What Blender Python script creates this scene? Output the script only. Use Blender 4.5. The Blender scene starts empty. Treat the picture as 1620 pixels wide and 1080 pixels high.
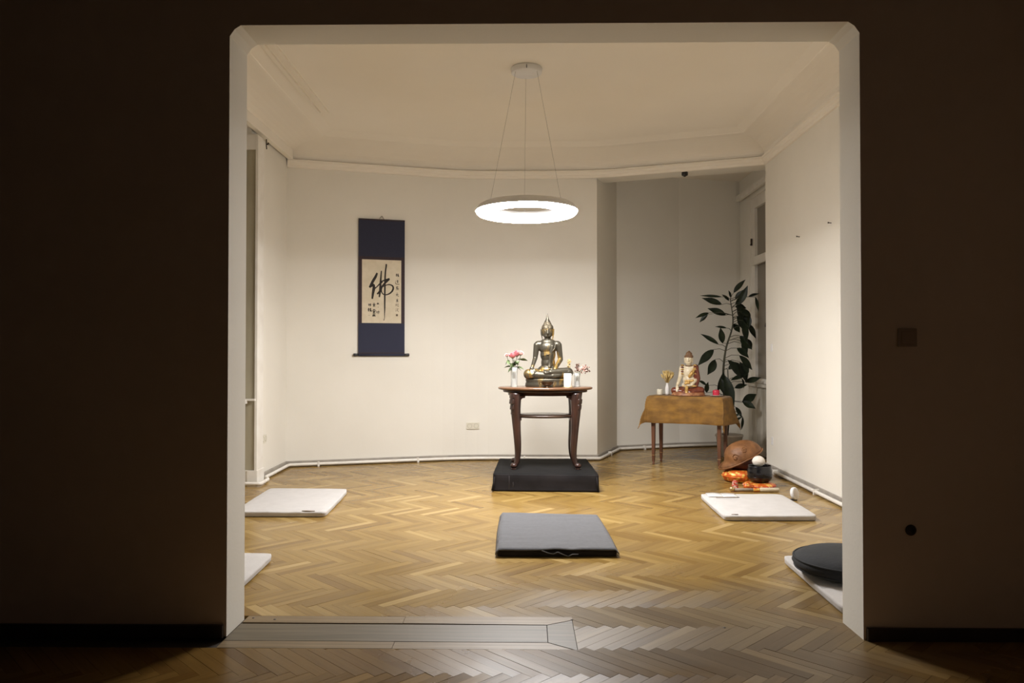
import bpy, bmesh, math, random
from mathutils import Vector, Matrix, noise as mnoise
random.seed(7)
PI = math.pi
scene = bpy.context.scene
C = scene.collection

# ------------------------------------------------------------------ camera, world, exposure
cd = bpy.data.cameras.new('camera'); cam = bpy.data.objects.new('camera', cd); C.objects.link(cam)
cam.location = (0, 0, 1.40)
cam.rotation_euler = (PI/2 + 0.0150, 0, 0.0135)
cd.sensor_width = 36.0; cd.lens = 36.0*1200/1620; cd.clip_start = 0.05; cd.clip_end = 60
scene.camera = cam
w = bpy.data.worlds.new('world'); scene.world = w; w.use_nodes = True
w.node_tree.nodes['Background'].inputs[0].default_value = (0.010, 0.013, 0.022, 1)   # night sky outside
w.node_tree.nodes['Background'].inputs[1].default_value = 0.3
scene.view_settings.view_transform = 'Standard'
scene.view_settings.look = 'None'
scene.view_settings.gamma = 1.0
scene.view_settings.use_curve_mapping = False
scene.view_settings.exposure = 0.0
LAMP_STRENGTH = 155.0
LAMP_COLOR = (1.0, 0.985, 0.985)

# ------------------------------------------------------------------ materials
def nodes_of(m):
    m.use_nodes = True
    nt = m.node_tree
    return nt, nt.nodes, nt.links, nt.nodes['Principled BSDF']
def mat(name, c1, c2=None, rough=0.6, scale=8.0, metal=0.0, bump=0.0, bscale=None, stretch=(1,1,1), spec=0.5, detail=4.0, coat=0.0, sheen=0.0, lo=0.35, hi=0.65):
    m = bpy.data.materials.new(name)
    nt, N, L, b = nodes_of(m)
    b.inputs['Roughness'].default_value = rough
    b.inputs['Metallic'].default_value = metal
    b.inputs['Specular IOR Level'].default_value = spec
    b.inputs['Coat Weight'].default_value = coat
    b.inputs['Sheen Weight'].default_value = sheen
    tc = N.new('ShaderNodeTexCoord'); mp = N.new('ShaderNodeMapping'); mp.inputs['Scale'].default_value = stretch
    L.new(tc.outputs['Object'], mp.inputs['Vector'])
    nz = N.new('ShaderNodeTexNoise'); nz.inputs['Scale'].default_value = scale; nz.inputs['Detail'].default_value = detail
    L.new(mp.outputs[0], nz.inputs['Vector'])
    r = N.new('ShaderNodeValToRGB'); r.color_ramp.elements[0].position = lo; r.color_ramp.elements[1].position = hi
    r.color_ramp.elements[0].color = (*c1, 1); r.color_ramp.elements[1].color = (*(c2 or c1), 1)
    L.new(nz.outputs['Fac'], r.inputs[0]); L.new(r.outputs[0], b.inputs['Base Color'])
    if bump:
        bn = N.new('ShaderNodeTexNoise'); bn.inputs['Scale'].default_value = bscale or scale*4; bn.inputs['Detail'].default_value = 3
        L.new(mp.outputs[0], bn.inputs['Vector'])
        bp = N.new('ShaderNodeBump'); bp.inputs['Strength'].default_value = bump; bp.inputs['Distance'].default_value = 0.01
        L.new(bn.outputs['Fac'], bp.inputs['Height']); L.new(bp.outputs[0], b.inputs['Normal'])
    return m
M = {}
M['plaster'] = mat('plaster', (0.765,0.730,0.652), (0.795,0.760,0.682), 0.9, 1.3, bump=0.06, bscale=55)
M['plaster_ceiling'] = mat('plaster_ceiling', (0.845,0.79,0.695), (0.87,0.815,0.72), 0.92, 1.0, bump=0.04, bscale=40)
M['plaster_hall'] = mat('plaster_hall', (0.83,0.69,0.58), (0.86,0.72,0.61), 0.9, 1.6, bump=0.06, bscale=60)
M['hall_shade_dark'] = mat('hall_shade_dark', (0.020,0.016,0.016), (0.03,0.024,0.022), 0.95, 1.2)  # near black so the unseen left wall swallows light
M['hall_dimmed'] = mat('hall_dimmed', (0.22,0.18,0.15), (0.26,0.215,0.18), 0.9, 1.2)  # darkened so the unseen ceiling and back wall return less light
M['switch_brown'] = mat('switch_brown', (0.40,0.31,0.25), (0.44,0.34,0.28), 0.6, 10)
M['white_paint'] = mat('white_paint', (0.74,0.70,0.63), (0.80,0.77,0.71), 0.5, 6, bump=0.05)
M['old_paint'] = mat('old_paint', (0.30,0.27,0.21), (0.62,0.58,0.50), 0.6, 3.2, stretch=(1,1,0.35), bump=0.1, detail=7, lo=0.3, hi=0.62)
M['old_panel'] = mat('old_panel', (0.30,0.265,0.18), (0.40,0.36,0.26), 0.6, 3.0, stretch=(1,1,0.3))
M['shade_cord_grey'] = mat('shade_cord_grey', (0.30,0.27,0.23), (0.38,0.34,0.29), 0.6, 9, stretch=(1,1,1))  # grey for the painted shade behind the pipes, also for the scroll cord
M['skirting_dark'] = mat('skirting_dark', (0.035,0.022,0.016), (0.05,0.032,0.024), 0.5, 9)
M['subfloor'] = mat('subfloor', (0.035,0.024,0.014), (0.05,0.034,0.02), 0.9, 20)
M['black_plastic'] = mat('black_plastic', (0.012,0.011,0.011), (0.02,0.018,0.017), 0.4, 20)
M['socket_white'] = mat('socket_white', (0.66,0.62,0.51), (0.70,0.66,0.55), 0.35, 10)
M['socket_dark'] = mat('socket_dark', (0.03,0.027,0.022), (0.05,0.045,0.04), 0.5, 10)
M['socket_inner'] = mat('socket_inner', (0.46,0.43,0.34), (0.50,0.47,0.38), 0.5, 10)
M['iron'] = mat('iron', (0.05,0.04,0.035), (0.09,0.07,0.06), 0.5, 30, metal=0.6)
M['lamp_white'] = mat('lamp_white', (0.72,0.71,0.70), (0.76,0.75,0.74), 0.45, 5)
M['lamp_wire'] = mat('lamp_wire', (0.30,0.27,0.23), (0.36,0.33,0.28), 0.4, 20, metal=0.5)
M['indigo'] = mat('indigo', (0.018,0.020,0.042), (0.028,0.031,0.060), 0.85, 160, bump=0.1, bscale=400)
M['brocade_dark'] = mat('brocade_dark', (0.030,0.018,0.022), (0.048,0.030,0.034), 0.85, 160)
M['paper'] = mat('paper', (0.60,0.52,0.38), (0.66,0.58,0.44), 0.9, 14, bump=0.03)
M['ink'] = mat('ink', (0.018,0.013,0.010), (0.03,0.022,0.017), 0.8, 60)
M['ink_faint'] = mat('ink_faint', (0.07,0.05,0.035), (0.12,0.09,0.06), 0.85, 60)
M['table_wood'] = mat('table_wood', (0.020,0.0075,0.0055), (0.045,0.017,0.011), 0.36, 14, stretch=(1,1,0.25), coat=0.25, bump=0.04)
M['table_top'] = mat('table_top', (0.11,0.053,0.027), (0.19,0.095,0.05), 0.3, 9, stretch=(0.25,1,1), coat=0.35)
M['shelf_wood'] = mat('shelf_wood', (0.038,0.021,0.014), (0.075,0.045,0.029), 0.32, 9, stretch=(0.25,1,1), coat=0.3)
M['black_cloth'] = mat('black_cloth', (0.009,0.0076,0.008), (0.016,0.0135,0.014), 0.8, 5, bump=0.25, bscale=14, spec=0.18)
M['black_cloth_top'] = mat('black_cloth_top', (0.0045,0.0041,0.0041), (0.0075,0.0068,0.0068), 0.85, 5, bump=0.12, bscale=10, spec=0.18)
M['scuff'] = mat('scuff', (0.07,0.06,0.06), (0.10,0.09,0.09), 0.8, 20)
M['grey_cloth'] = mat('grey_cloth', (0.094,0.094,0.100), (0.110,0.110,0.117), 0.9, 30, bump=0.2, bscale=160, sheen=0.1)
M['mat_black'] = mat('mat_black', (0.010,0.007,0.007), (0.02,0.015,0.014), 0.9, 20)
M['white_cotton'] = mat('white_cotton', (0.50,0.475,0.455), (0.54,0.515,0.495), 0.95, 12, bump=0.15, bscale=90, sheen=0.15)
M['zafu'] = mat('zafu', (0.0055,0.0065,0.0085), (0.011,0.013,0.017), 0.85, 10, bump=0.2, bscale=60, sheen=0.06)
M['bronze'] = None
M['white_wax'] = mat('white_wax', (0.90,0.88,0.82), (0.92,0.90,0.85), 0.45, 10)
M['cream_wax'] = mat('cream_wax', (0.70,0.65,0.52), (0.74,0.69,0.56), 0.5, 10)
M['red_wax'] = mat('red_wax', (0.50,0.015,0.045), (0.58,0.025,0.06), 0.45, 10)
M['dark_bronze'] = mat('dark_bronze', (0.045,0.028,0.016), (0.13,0.085,0.05), 0.35, 14, metal=0.7)
M['rose_pink'] = mat('rose_pink', (0.66,0.24,0.27), (0.76,0.44,0.45), 0.6, 40)
M['rose_pale'] = mat('rose_pale', (0.74,0.50,0.49), (0.78,0.62,0.58), 0.6, 40)
M['green_leaf'] = mat('green_leaf', (0.055,0.085,0.028), (0.12,0.16,0.065), 0.5, 25)
M['stem_green'] = mat('stem_green', (0.10,0.13,0.05), (0.15,0.18,0.08), 0.6, 25)
M['straw'] = mat('straw', (0.50,0.34,0.11), (0.66,0.50,0.22), 0.8, 40)
M['dry_flower'] = mat('dry_flower', (0.40,0.27,0.10), (0.60,0.45,0.22), 0.8, 60)
M['dry_pink'] = mat('dry_pink', (0.45,0.22,0.18), (0.75,0.52,0.44), 0.8, 60)
M['dry_dark'] = mat('dry_dark', (0.10,0.05,0.035), (0.25,0.15,0.11), 0.8, 60)
M['ceramic'] = mat('ceramic', (0.80,0.78,0.75), (0.83,0.81,0.78), 0.25, 6)
M['pot_white'] = mat('pot_white', (0.60,0.56,0.52), (0.66,0.62,0.58), 0.5, 6)
M['soil'] = mat('soil', (0.012,0.009,0.007), (0.03,0.02,0.014), 0.95, 40)
M['plant_leaf'] = mat('plant_leaf', (0.0065,0.0115,0.005), (0.016,0.025,0.010), 0.45, 12, spec=0.3)
M['plant_stem'] = mat('plant_stem', (0.035,0.035,0.018), (0.07,0.065,0.035), 0.7, 20)
M['side_wood'] = mat('side_wood', (0.095,0.034,0.016), (0.17,0.070,0.034), 0.4, 12, stretch=(1,1,0.2), coat=0.15)
M['brass'] = mat('brass', (0.45,0.30,0.14), (0.6,0.45,0.24), 0.35, 20, metal=0.8)
M['mustard'] = mat('mustard', (0.17,0.080,0.011), (0.30,0.150,0.022), 0.75, 6, bump=0.2, bscale=30, sheen=0.1, stretch=(1,1,2.2), detail=6)
M['skin_paint'] = mat('skin_paint', (0.62,0.52,0.34), (0.78,0.69,0.52), 0.4, 20)
M['statue_hair'] = mat('statue_hair', (0.13,0.065,0.030), (0.22,0.12,0.06), 0.6, 50, bump=0.5, bscale=120)
M['statue_red'] = mat('statue_red', (0.11,0.018,0.010), (0.21,0.055,0.026), 0.3, 30, coat=0.3)
M['statue_gold'] = mat('statue_gold', (0.42,0.22,0.05), (0.66,0.45,0.16), 0.35, 50, metal=0.35)
M['statue_base'] = mat('statue_base', (0.22,0.075,0.032), (0.46,0.22,0.10), 0.4, 26)
M['fish_wood'] = mat('fish_wood', (0.125,0.048,0.013), (0.23,0.095,0.028), 0.55, 12, bump=0.45, bscale=22)
M['fish_inside'] = mat('fish_inside', (0.060,0.013,0.009), (0.095,0.022,0.015), 0.55, 20)
M['bowl_black'] = mat('bowl_black', (0.006,0.006,0.008), (0.014,0.014,0.017), 0.22, 12, metal=0.3, coat=0.3)
M['felt_white'] = mat('felt_white', (0.74,0.68,0.60), (0.80,0.74,0.66), 0.9, 30, bump=0.3)
M['stick_grey'] = mat('stick_grey', (0.20,0.15,0.11), (0.27,0.21,0.15), 0.5, 20)
M['stick_cream'] = mat('stick_cream', (0.55,0.46,0.32), (0.62,0.53,0.38), 0.6, 20)
M['red_cloth'] = mat('red_cloth', (0.45,0.04,0.02), (0.62,0.42,0.32), 0.7, 45, lo=0.5, hi=0.6)
M['clock_face'] = mat('clock_face', (0.62,0.56,0.50), (0.66,0.60,0.54), 0.5, 20)

def brocade():
    m = bpy.data.materials.new('orange_brocade'); nt, N, L, b = nodes_of(m)
    tc = N.new('ShaderNodeTexCoord')
    vo = N.new('ShaderNodeTexVoronoi'); vo.inputs['Scale'].default_value = 26
    L.new(tc.outputs['Object'], vo.inputs['Vector'])
    r = N.new('ShaderNodeValToRGB'); e = r.color_ramp.elements
    e[0].position = 0.25; e[0].color = (0.85,0.55,0.12,1); e[1].position = 0.5; e[1].color = (0.62,0.12,0.015,1)
    L.new(vo.outputs['Distance'], r.inputs[0]); L.new(r.outputs[0], b.inputs['Base Color'])
    b.inputs['Roughness'].default_value = 0.38; b.inputs['Metallic'].default_value = 0.25
    return m
M['brocade'] = brocade()
def bronze():
    m = bpy.data.materials.new('bronze_gilt'); nt, N, L, b = nodes_of(m)
    tc = N.new('ShaderNodeTexCoord')
    nz = N.new('ShaderNodeTexNoise'); nz.inputs['Scale'].default_value = 7.5; nz.inputs['Detail'].default_value = 6
    mp = N.new('ShaderNodeMapping'); mp.inputs['Scale'].default_value = (1.3,1,0.75); mp.inputs['Location'].default_value = (0.37,0.1,0.21)
    L.new(tc.outputs['Object'], mp.inputs[0]); L.new(mp.outputs[0], nz.inputs['Vector'])
    r = N.new('ShaderNodeValToRGB'); e = r.color_ramp.elements
    e[0].position = 0.53; e[0].color = (0.10,0.089,0.066,1); e[1].position = 0.66; e[1].color = (0.46,0.29,0.075,1)
    L.new(nz.outputs['Fac'], r.inputs[0]); L.new(r.outputs[0], b.inputs['Base Color'])
    b.inputs['Metallic'].default_value = 0.72; b.inputs['Roughness'].default_value = 0.40
    return m
M['bronze'] = bronze()
def emitter():
    m = bpy.data.materials.new('lamp_diffuser'); nt, N, L, b = nodes_of(m)
    b.inputs['Base Color'].default_value = (0.9,0.9,0.9,1)
    b.inputs['Emission Color'].default_value = (*LAMP_COLOR, 1)
    b.inputs['Emission Strength'].default_value = LAMP_STRENGTH
    return m
M['diffuser'] = emitter()
def glass(name, col=(1,1,1), rough=0.05, trans=1.0):
    m = bpy.data.materials.new(name); nt, N, L, b = nodes_of(m)
    b.inputs['Base Color'].default_value = (*col,1); b.inputs['Roughness'].default_value = rough
    b.inputs['Transmission Weight'].default_value = trans; b.inputs['IOR'].default_value = 1.45
    return m
M['glass'] = glass('vase_glass', (0.93,0.93,0.88), 0.22, 0.72)
M['window_glass'] = glass('window_glass', (0.35,0.31,0.25), 0.25, 0.35)
def parquet():
    m = bpy.data.materials.new('oak_parquet'); nt, N, L, b = nodes_of(m)
    def math_(op, a, bb=None, clamp=False):
        n = N.new('ShaderNodeMath'); n.operation = op; n.use_clamp = clamp
        for i, v in enumerate((a, bb)):
            if v is None: continue
            if isinstance(v, (int, float)): n.inputs[i].default_value = v
            else: L.new(v, n.inputs[i])
        return n.outputs[0]
    oi = N.new('ShaderNodeObjectInfo'); at = N.new('ShaderNodeAttribute'); at.attribute_name = 'rnd'
    rnd = math_('FRACT', math_('ADD', oi.outputs['Random'], at.outputs['Fac']))
    uv = N.new('ShaderNodeUVMap'); uv.uv_map = 'UVMap'
    comb = N.new('ShaderNodeCombineXYZ'); L.new(math_('MULTIPLY', rnd, 37.0), comb.inputs[2])
    va = N.new('ShaderNodeVectorMath'); va.operation = 'ADD'; L.new(uv.outputs[0], va.inputs[0]); L.new(comb.outputs[0], va.inputs[1])
    mp = N.new('ShaderNodeMapping'); mp.inputs['Scale'].default_value = (2.2, 34, 1); L.new(va.outputs[0], mp.inputs[0])
    g = N.new('ShaderNodeTexNoise'); g.inputs['Scale'].default_value = 1.6; g.inputs['Detail'].default_value = 5; L.new(mp.outputs[0], g.inputs['Vector'])
    # plank to plank colour
    r = N.new('ShaderNodeValToRGB'); e = r.color_ramp.elements
    cols = [(0.0,(0.195,0.110,0.027)), (0.2,(0.24,0.143,0.037)), (0.5,(0.27,0.166,0.045)), (0.85,(0.295,0.185,0.053)), (0.94,(0.36,0.238,0.080)), (1.0,(0.41,0.28,0.108))]
    e[0].position = 0; e[0].color = (*cols[0][1],1); e[1].position = 1; e[1].color = (*cols[-1][1],1)
    for p, c in cols[1:-1]:
        k = e.new(p); k.color = (*c,1)
    L.new(rnd, r.inputs[0])
    gr = N.new('ShaderNodeMapRange'); gr.inputs[1].default_value = 0.25; gr.inputs[2].default_value = 0.75; gr.inputs[3].default_value = 0.86; gr.inputs[4].default_value = 1.10
    L.new(g.outputs['Fac'], gr.inputs[0])
    mul = N.new('ShaderNodeVectorMath'); mul.operation = 'SCALE'; L.new(r.outputs[0], mul.inputs[0]); L.new(gr.outputs[0], mul.inputs['Scale'])
    # worn, greyed walkway around the threshold (world position)
    geo = N.new('ShaderNodeNewGeometry'); sp = N.new('ShaderNodeSeparateXYZ'); L.new(geo.outputs['Position'], sp.inputs[0])
    dx = math_('DIVIDE', math_('SUBTRACT', sp.outputs[0], 0.85), 1.25)
    dy = math_('DIVIDE', math_('SUBTRACT', sp.outputs[1], 3.85), 0.85)
    d = math_('SQRT', math_('ADD', math_('MULTIPLY', dx, dx), math_('MULTIPLY', dy, dy)))
    wn = N.new('ShaderNodeTexNoise'); wn.inputs['Scale'].default_value = 2.6; wn.inputs['Detail'].default_value = 5; L.new(geo.outputs['Position'], wn.inputs['Vector'])
    dd = math_('ADD', d, math_('MULTIPLY', math_('SUBTRACT', wn.outputs['Fac'], 0.5), 1.3))
    wm = N.new('ShaderNodeMapRange'); wm.interpolation_type = 'SMOOTHSTEP'; wm.inputs[1].default_value = 1.25; wm.inputs[2].default_value = 0.35; wm.inputs[3].default_value = 0.0; wm.inputs[4].default_value = 0.80
    L.new(dd, wm.inputs[0])
    hs = N.new('ShaderNodeHueSaturation'); hs.inputs['Saturation'].default_value = 0.66; hs.inputs['Value'].default_value = 0.60; L.new(mul.outputs[0], hs.inputs['Color'])
    # plank colour multiplied darker and redder on the front room side
    hm = N.new('ShaderNodeMapRange'); hm.inputs[1].default_value = 3.66; hm.inputs[2].default_value = 3.58; L.new(sp.outputs[1], hm.inputs[0])
    old = N.new('ShaderNodeVectorMath'); old.operation = 'MULTIPLY'; old.inputs[1].default_value = (0.66,0.58,0.52); L.new(mul.outputs[0], old.inputs[0])
    om = N.new('ShaderNodeMix'); om.data_type = 'RGBA'; L.new(hm.outputs[0], om.inputs[0]); L.new(mul.outputs[0], om.inputs[6]); L.new(old.outputs[0], om.inputs[7])
    mx = N.new('ShaderNodeMix'); mx.data_type = 'RGBA'; L.new(wm.outputs[0], mx.inputs[0]); L.new(om.outputs[2], mx.inputs[6]); L.new(hs.outputs[0], mx.inputs[7])
    L.new(mx.outputs[2], b.inputs['Base Color'])
    rr = N.new('ShaderNodeMapRange'); rr.inputs[3].default_value = 0.27; rr.inputs[4].default_value = 0.46; L.new(wm.outputs[0], rr.inputs[0])
    L.new(rr.outputs[0], b.inputs['Roughness'])
    b.inputs['Specular IOR Level'].default_value = 0.38
    tg = N.new('ShaderNodeTangent'); tg.direction_type = 'UV_MAP'; tg.uv_map = 'UVMap'; L.new(tg.outputs[0], b.inputs['Tangent'])
    b.inputs['Anisotropic'].default_value = 0.42
    bp = N.new('ShaderNodeBump'); bp.inputs['Strength'].default_value = 0.12; bp.inputs['Distance'].default_value = 0.003
    L.new(g.outputs['Fac'], bp.inputs['Height']); L.new(bp.outputs[0], b.inputs['Normal'])
    return m
M['parquet'] = parquet()
M['board_grey'] = mat('board_grey', (0.105,0.083,0.050), (0.165,0.133,0.086), 0.45, 7, stretch=(0.22,5,1), bump=0.06)
M['board_tan'] = mat('board_tan', (0.17,0.115,0.055), (0.28,0.20,0.11), 0.42, 7, stretch=(0.22,6,1), bump=0.08)

# ------------------------------------------------------------------ helpers
def obj(name, me, m=None, parent=None, loc=None, rot=None):
    o = bpy.data.objects.new(name, me); C.objects.link(o)
    if m is not None:
        me.materials.clear(); me.materials.append(M[m] if isinstance(m, str) else m)
    if parent is not None: o.parent = parent
    if loc is not None: o.location = loc
    if rot is not None: o.rotation_euler = rot
    return o
def tag(o, label, cat, group=None):
    o['label'] = label; o['category'] = cat
    if group: o['group'] = group
    return o
def thing(name, label, cat, loc=(0,0,0), rz=0.0, group=None):
    o = bpy.data.objects.new(name, None); C.objects.link(o); o.empty_display_size = 0.1
    o.location = loc; o.rotation_euler = (0,0,rz)
    return tag(o, label, cat, group)
def struct(o):
    o['kind'] = 'structure'; return o
def mesh(name, V, F, smooth=False):
    me = bpy.data.meshes.new(name); me.from_pydata([tuple(v) for v in V], [], F); me.validate(); me.update()
    bm = bmesh.new(); bm.from_mesh(me); bmesh.ops.recalc_face_normals(bm, faces=bm.faces); bm.to_mesh(me); bm.free()
    if smooth: me.shade_smooth()
    return me
def from_bm(name, bm, smooth=False):
    me = bpy.data.meshes.new(name); bmesh.ops.recalc_face_normals(bm, faces=bm.faces); bm.to_mesh(me); bm.free()
    if smooth: me.shade_smooth()
    return me
def add_box(bm, lo, hi, bev=0.0, mtx=None):
    r = bmesh.ops.create_cube(bm, size=1.0)
    c = [(lo[i]+hi[i])/2 for i in range(3)]; s = [abs(hi[i]-lo[i]) for i in range(3)]
    for v in r['verts']:
        v.co = Vector((v.co[0]*s[0]+c[0], v.co[1]*s[1]+c[1], v.co[2]*s[2]+c[2]))
    if bev:
        es = list({e for v in r['verts'] for e in v.link_edges})
        rb = bmesh.ops.bevel(bm, geom=es, offset=bev, segments=2, profile=0.7, affect='EDGES')
        vs = [v for v in rb['verts']]
    else: vs = r['verts']
    if mtx is not None:
        allv = {v for v in vs}
        for f in {f for v in vs for f in v.link_faces}:
            allv.update(f.verts)
        bmesh.ops.transform(bm, matrix=mtx, verts=list(allv))
def box(name, lo, hi, m, parent=None, bev=0.0, **k):
    bm = bmesh.new(); add_box(bm, lo, hi, bev); return obj(name, from_bm(name, bm), m, parent, **k)
def prism_mesh(name, poly, z0, z1):
    n = len(poly)
    V = [(p[0],p[1],z0) for p in poly] + [(p[0],p[1],z1) for p in poly]
    F = [list(range(n))[::-1], list(range(n,2*n))] + [[i,(i+1)%n,(i+1)%n+n,i+n] for i in range(n)]
    return mesh(name, V, F)
def lathe_mesh(name, prof, seg=32, smooth=True, cx=0, cy=0, sx=1.0, sy=1.0):
    V, F = [], []
    rows = []
    for r, z in prof:
        if r < 1e-6: rows.append([len(V)]); V.append((cx,cy,z))
        else:
            rows.append(list(range(len(V), len(V)+seg)))
            for k in range(seg):
                a = 2*PI*k/seg; V.append((cx+r*sx*math.cos(a), cy+r*sy*math.sin(a), z))
    for A, B in zip(rows, rows[1:]):
        for k in range(seg):
            k2 = (k+1) % seg
            if len(A) == 1 and len(B) == 1: continue
            if len(A) == 1: F.append([A[0], B[k], B[k2]])
            elif len(B) == 1: F.append([A[k], A[k2], B[0]])
            else: F.append([A[k], A[k2], B[k2], B[k]])
    return mesh(name, V, F, smooth)
def lathe(name, prof, m, parent=None, seg=32, **k):
    sx = k.pop('sx',1.0); sy = k.pop('sy',1.0)
    return obj(name, lathe_mesh(name, prof, seg, True, 0,0,sx,sy), m, parent, **k)
def tube_mesh(name, pts, rad, seg=10, cap=True, flat=None):
    pts = [Vector(p) for p in pts]; n = len(pts)
    if not hasattr(rad, '__len__'): rad = [rad]*n
    V, F = [], []
    up = Vector((0,0,1)); t0 = (pts[1]-pts[0]).normalized()
    if abs(t0.dot(up)) > 0.95: up = Vector((0,1,0))
    side = t0.cross(up).normalized()
    for i, p in enumerate(pts):
        t = (pts[min(i+1,n-1)] - pts[max(i-1,0)]).normalized()
        side = (side - t*side.dot(t)).normalized(); b = t.cross(side)
        for k in range(seg):
            a = 2*PI*k/seg
            V.append(p + side*math.cos(a)*rad[i] + b*math.sin(a)*rad[i]*(flat or 1.0))
    for i in range(n-1):
        for k in range(seg):
            k2 = (k+1) % seg
            F.append([i*seg+k, i*seg+k2, (i+1)*seg+k2, (i+1)*seg+k])
    if cap:
        F.append(list(range(seg))[::-1]); F.append(list(range((n-1)*seg, n*seg)))
    return mesh(name, V, F, True)
def tube(name, pts, rad, m, parent=None, seg=10, **k):
    fl = k.pop('flat', None)
    return obj(name, tube_mesh(name, pts, rad, seg, True, fl), m, parent, **k)
def smoothpath(ctrl, n=24):
    """Catmull-Rom through tuples of any length"""
    P = [ctrl[0]] + list(ctrl) + [ctrl[-1]]; out = []
    segs = len(ctrl)-1
    for j in range(n+1):
        t = j/n*segs; i = min(int(t), segs-1); u = t-i
        p0,p1,p2,p3 = P[i],P[i+1],P[i+2],P[i+3]
        out.append(tuple(0.5*((2*b)+(-a+c)*u+(2*a-5*b+4*c-d)*u*u+(-a+3*b-3*c+d)*u**3) for a,b,c,d in zip(p0,p1,p2,p3)))
    return out
def blob_mesh(name, prims, voxel=0.005, smooth_it=6):
    """union of ellipsoids and tapered capsules grown into one continuous skin"""
    V, F = [], []
    for p in prims:
        bm = bmesh.new()
        if p[0] == 'e':
            bmesh.ops.create_uvsphere(bm, u_segments=20, v_segments=12, radius=1.0)
            mt = Matrix.Translation(p[1])
            if len(p) > 3:
                r = p[3]; mt = mt @ (Matrix.Rotation(r[2],4,'Z') @ Matrix.Rotation(r[1],4,'Y') @ Matrix.Rotation(r[0],4,'X'))
            mt = mt @ Matrix.Diagonal((*p[2],1))
            bmesh.ops.transform(bm, matrix=mt, verts=bm.verts)
        elif p[0] == 'c':
            for c, r in ((p[1],p[3]),(p[2],p[4])):
                q = bmesh.ops.create_uvsphere(bm, u_segments=14, v_segments=9, radius=r)
                bmesh.ops.translate(bm, vec=Vector(c), verts=q['verts'])
            h = bmesh.ops.convex_hull(bm, input=bm.verts)
            bmesh.ops.delete(bm, geom=[v for v in bm.verts if not v.link_faces], context='VERTS')
            bmesh.ops.delete(bm, geom=list({g for g in h['geom_interior'] if isinstance(g, bmesh.types.BMVert) and g.is_valid}), context='VERTS')
        bm.verts.index_update(); o = len(V)
        V += [v.co.copy() for v in bm.verts]; F += [[v.index+o for v in f.verts] for f in bm.faces]
        bm.free()
    me = bpy.data.meshes.new(name+'_src'); me.from_pydata(V, [], F); me.update()
    o = bpy.data.objects.new(name+'_src', me); C.objects.link(o)
    md = o.modifiers.new('r','REMESH'); md.mode = 'VOXEL'; md.voxel_size = voxel; md.use_smooth_shade = True
    ms = o.modifiers.new('s','SMOOTH'); ms.iterations = smooth_it; ms.factor = 0.5
    dg = bpy.context.evaluated_depsgraph_get(); dg.update()
    out = bpy.data.meshes.new_from_object(o.evaluated_get(dg), depsgraph=dg)
    out.name = name
    bpy.data.objects.remove(o); bpy.data.meshes.remove(me)
    out.shade_smooth()
    return out

# ------------------------------------------------------------------ plan of the rooms (metres)
YF0, YF1 = 3.745, 3.985            # partition wall with the wide opening
OX0, OX1, OZ = -1.46, 1.665, 3.035
ZC = 4.0
PL0, PL = (-2.86, YF1), (-2.90, 9.29)
PA, PB, PR, PR0 = (-0.75, 9.95), (0.98, 9.94), (2.96, 9.25), (2.90, YF1)
def bend(p, q, r, l=0.45, n=6):
    p, q, r = Vector(p), Vector(q), Vector(r); a = q+(p-q).normalized()*l; b = q+(r-q).normalized()*l
    return [tuple(a*(1-u)**2+q*2*u*(1-u)+b*u*u) for u in [k/n for k in range(n+1)]]
PAs = bend(PL, PA, PB)
N1, N2, N3 = (1.36, 10.93), (2.33, 11.30), (3.24, 11.50)
def offset_path(pts, d, closed=False):
    """shift an open polyline to its right by d (list = one per segment), mitred"""
    n = len(pts); segs = n-1
    ds = d if hasattr(d,'__len__') else [d]*segs
    lines = []
    for i in range(segs):
        a, b = Vector(pts[i]), Vector(pts[i+1]); t = (b-a).normalized(); nr = Vector((t.y,-t.x))
        lines.append((a+nr*ds[i], t))
    out = [lines[0][0]]
    for i in range(1, segs):
        (p,t),(q,s) = lines[i-1], lines[i]
        cr = t.x*s.y - t.y*s.x
        if abs(cr) < 1e-4: out.append(q)
        else: out.append(p + t*(((q-p).x*s.y-(q-p).y*s.x)/cr))
    a, b = Vector(pts[-2]), Vector(pts[-1]); t = (b-a).normalized(); nr = Vector((t.y,-t.x))
    out.append(b+nr*ds[-1])
    return out
def wall_strip(name, pts, th, z0, z1, m):
    out = offset_path(pts, -th)
    return struct(obj(name, prism_mesh(name, list(pts)+[tuple(p) for p in out][::-1], z0, z1), m))
def sweep(name, pts, prof, m, scales=None, parent=None, smooth=False):
    """profile [(distance into the room, z)] along a polyline"""
    V, F = [], []; n = len(pts)
    for d, z in prof:
        ds = [d*s for s in scales] if scales else d
        V += [(p[0],p[1],z) for p in offset_path(pts, ds)]
    for j in range(len(prof)-1):
        for i in range(n-1):
            F.append([j*n+i, j*n+i+1, (j+1)*n+i+1, (j+1)*n+i])
    return obj(name, mesh(name, V, F, smooth), m, parent)

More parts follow.
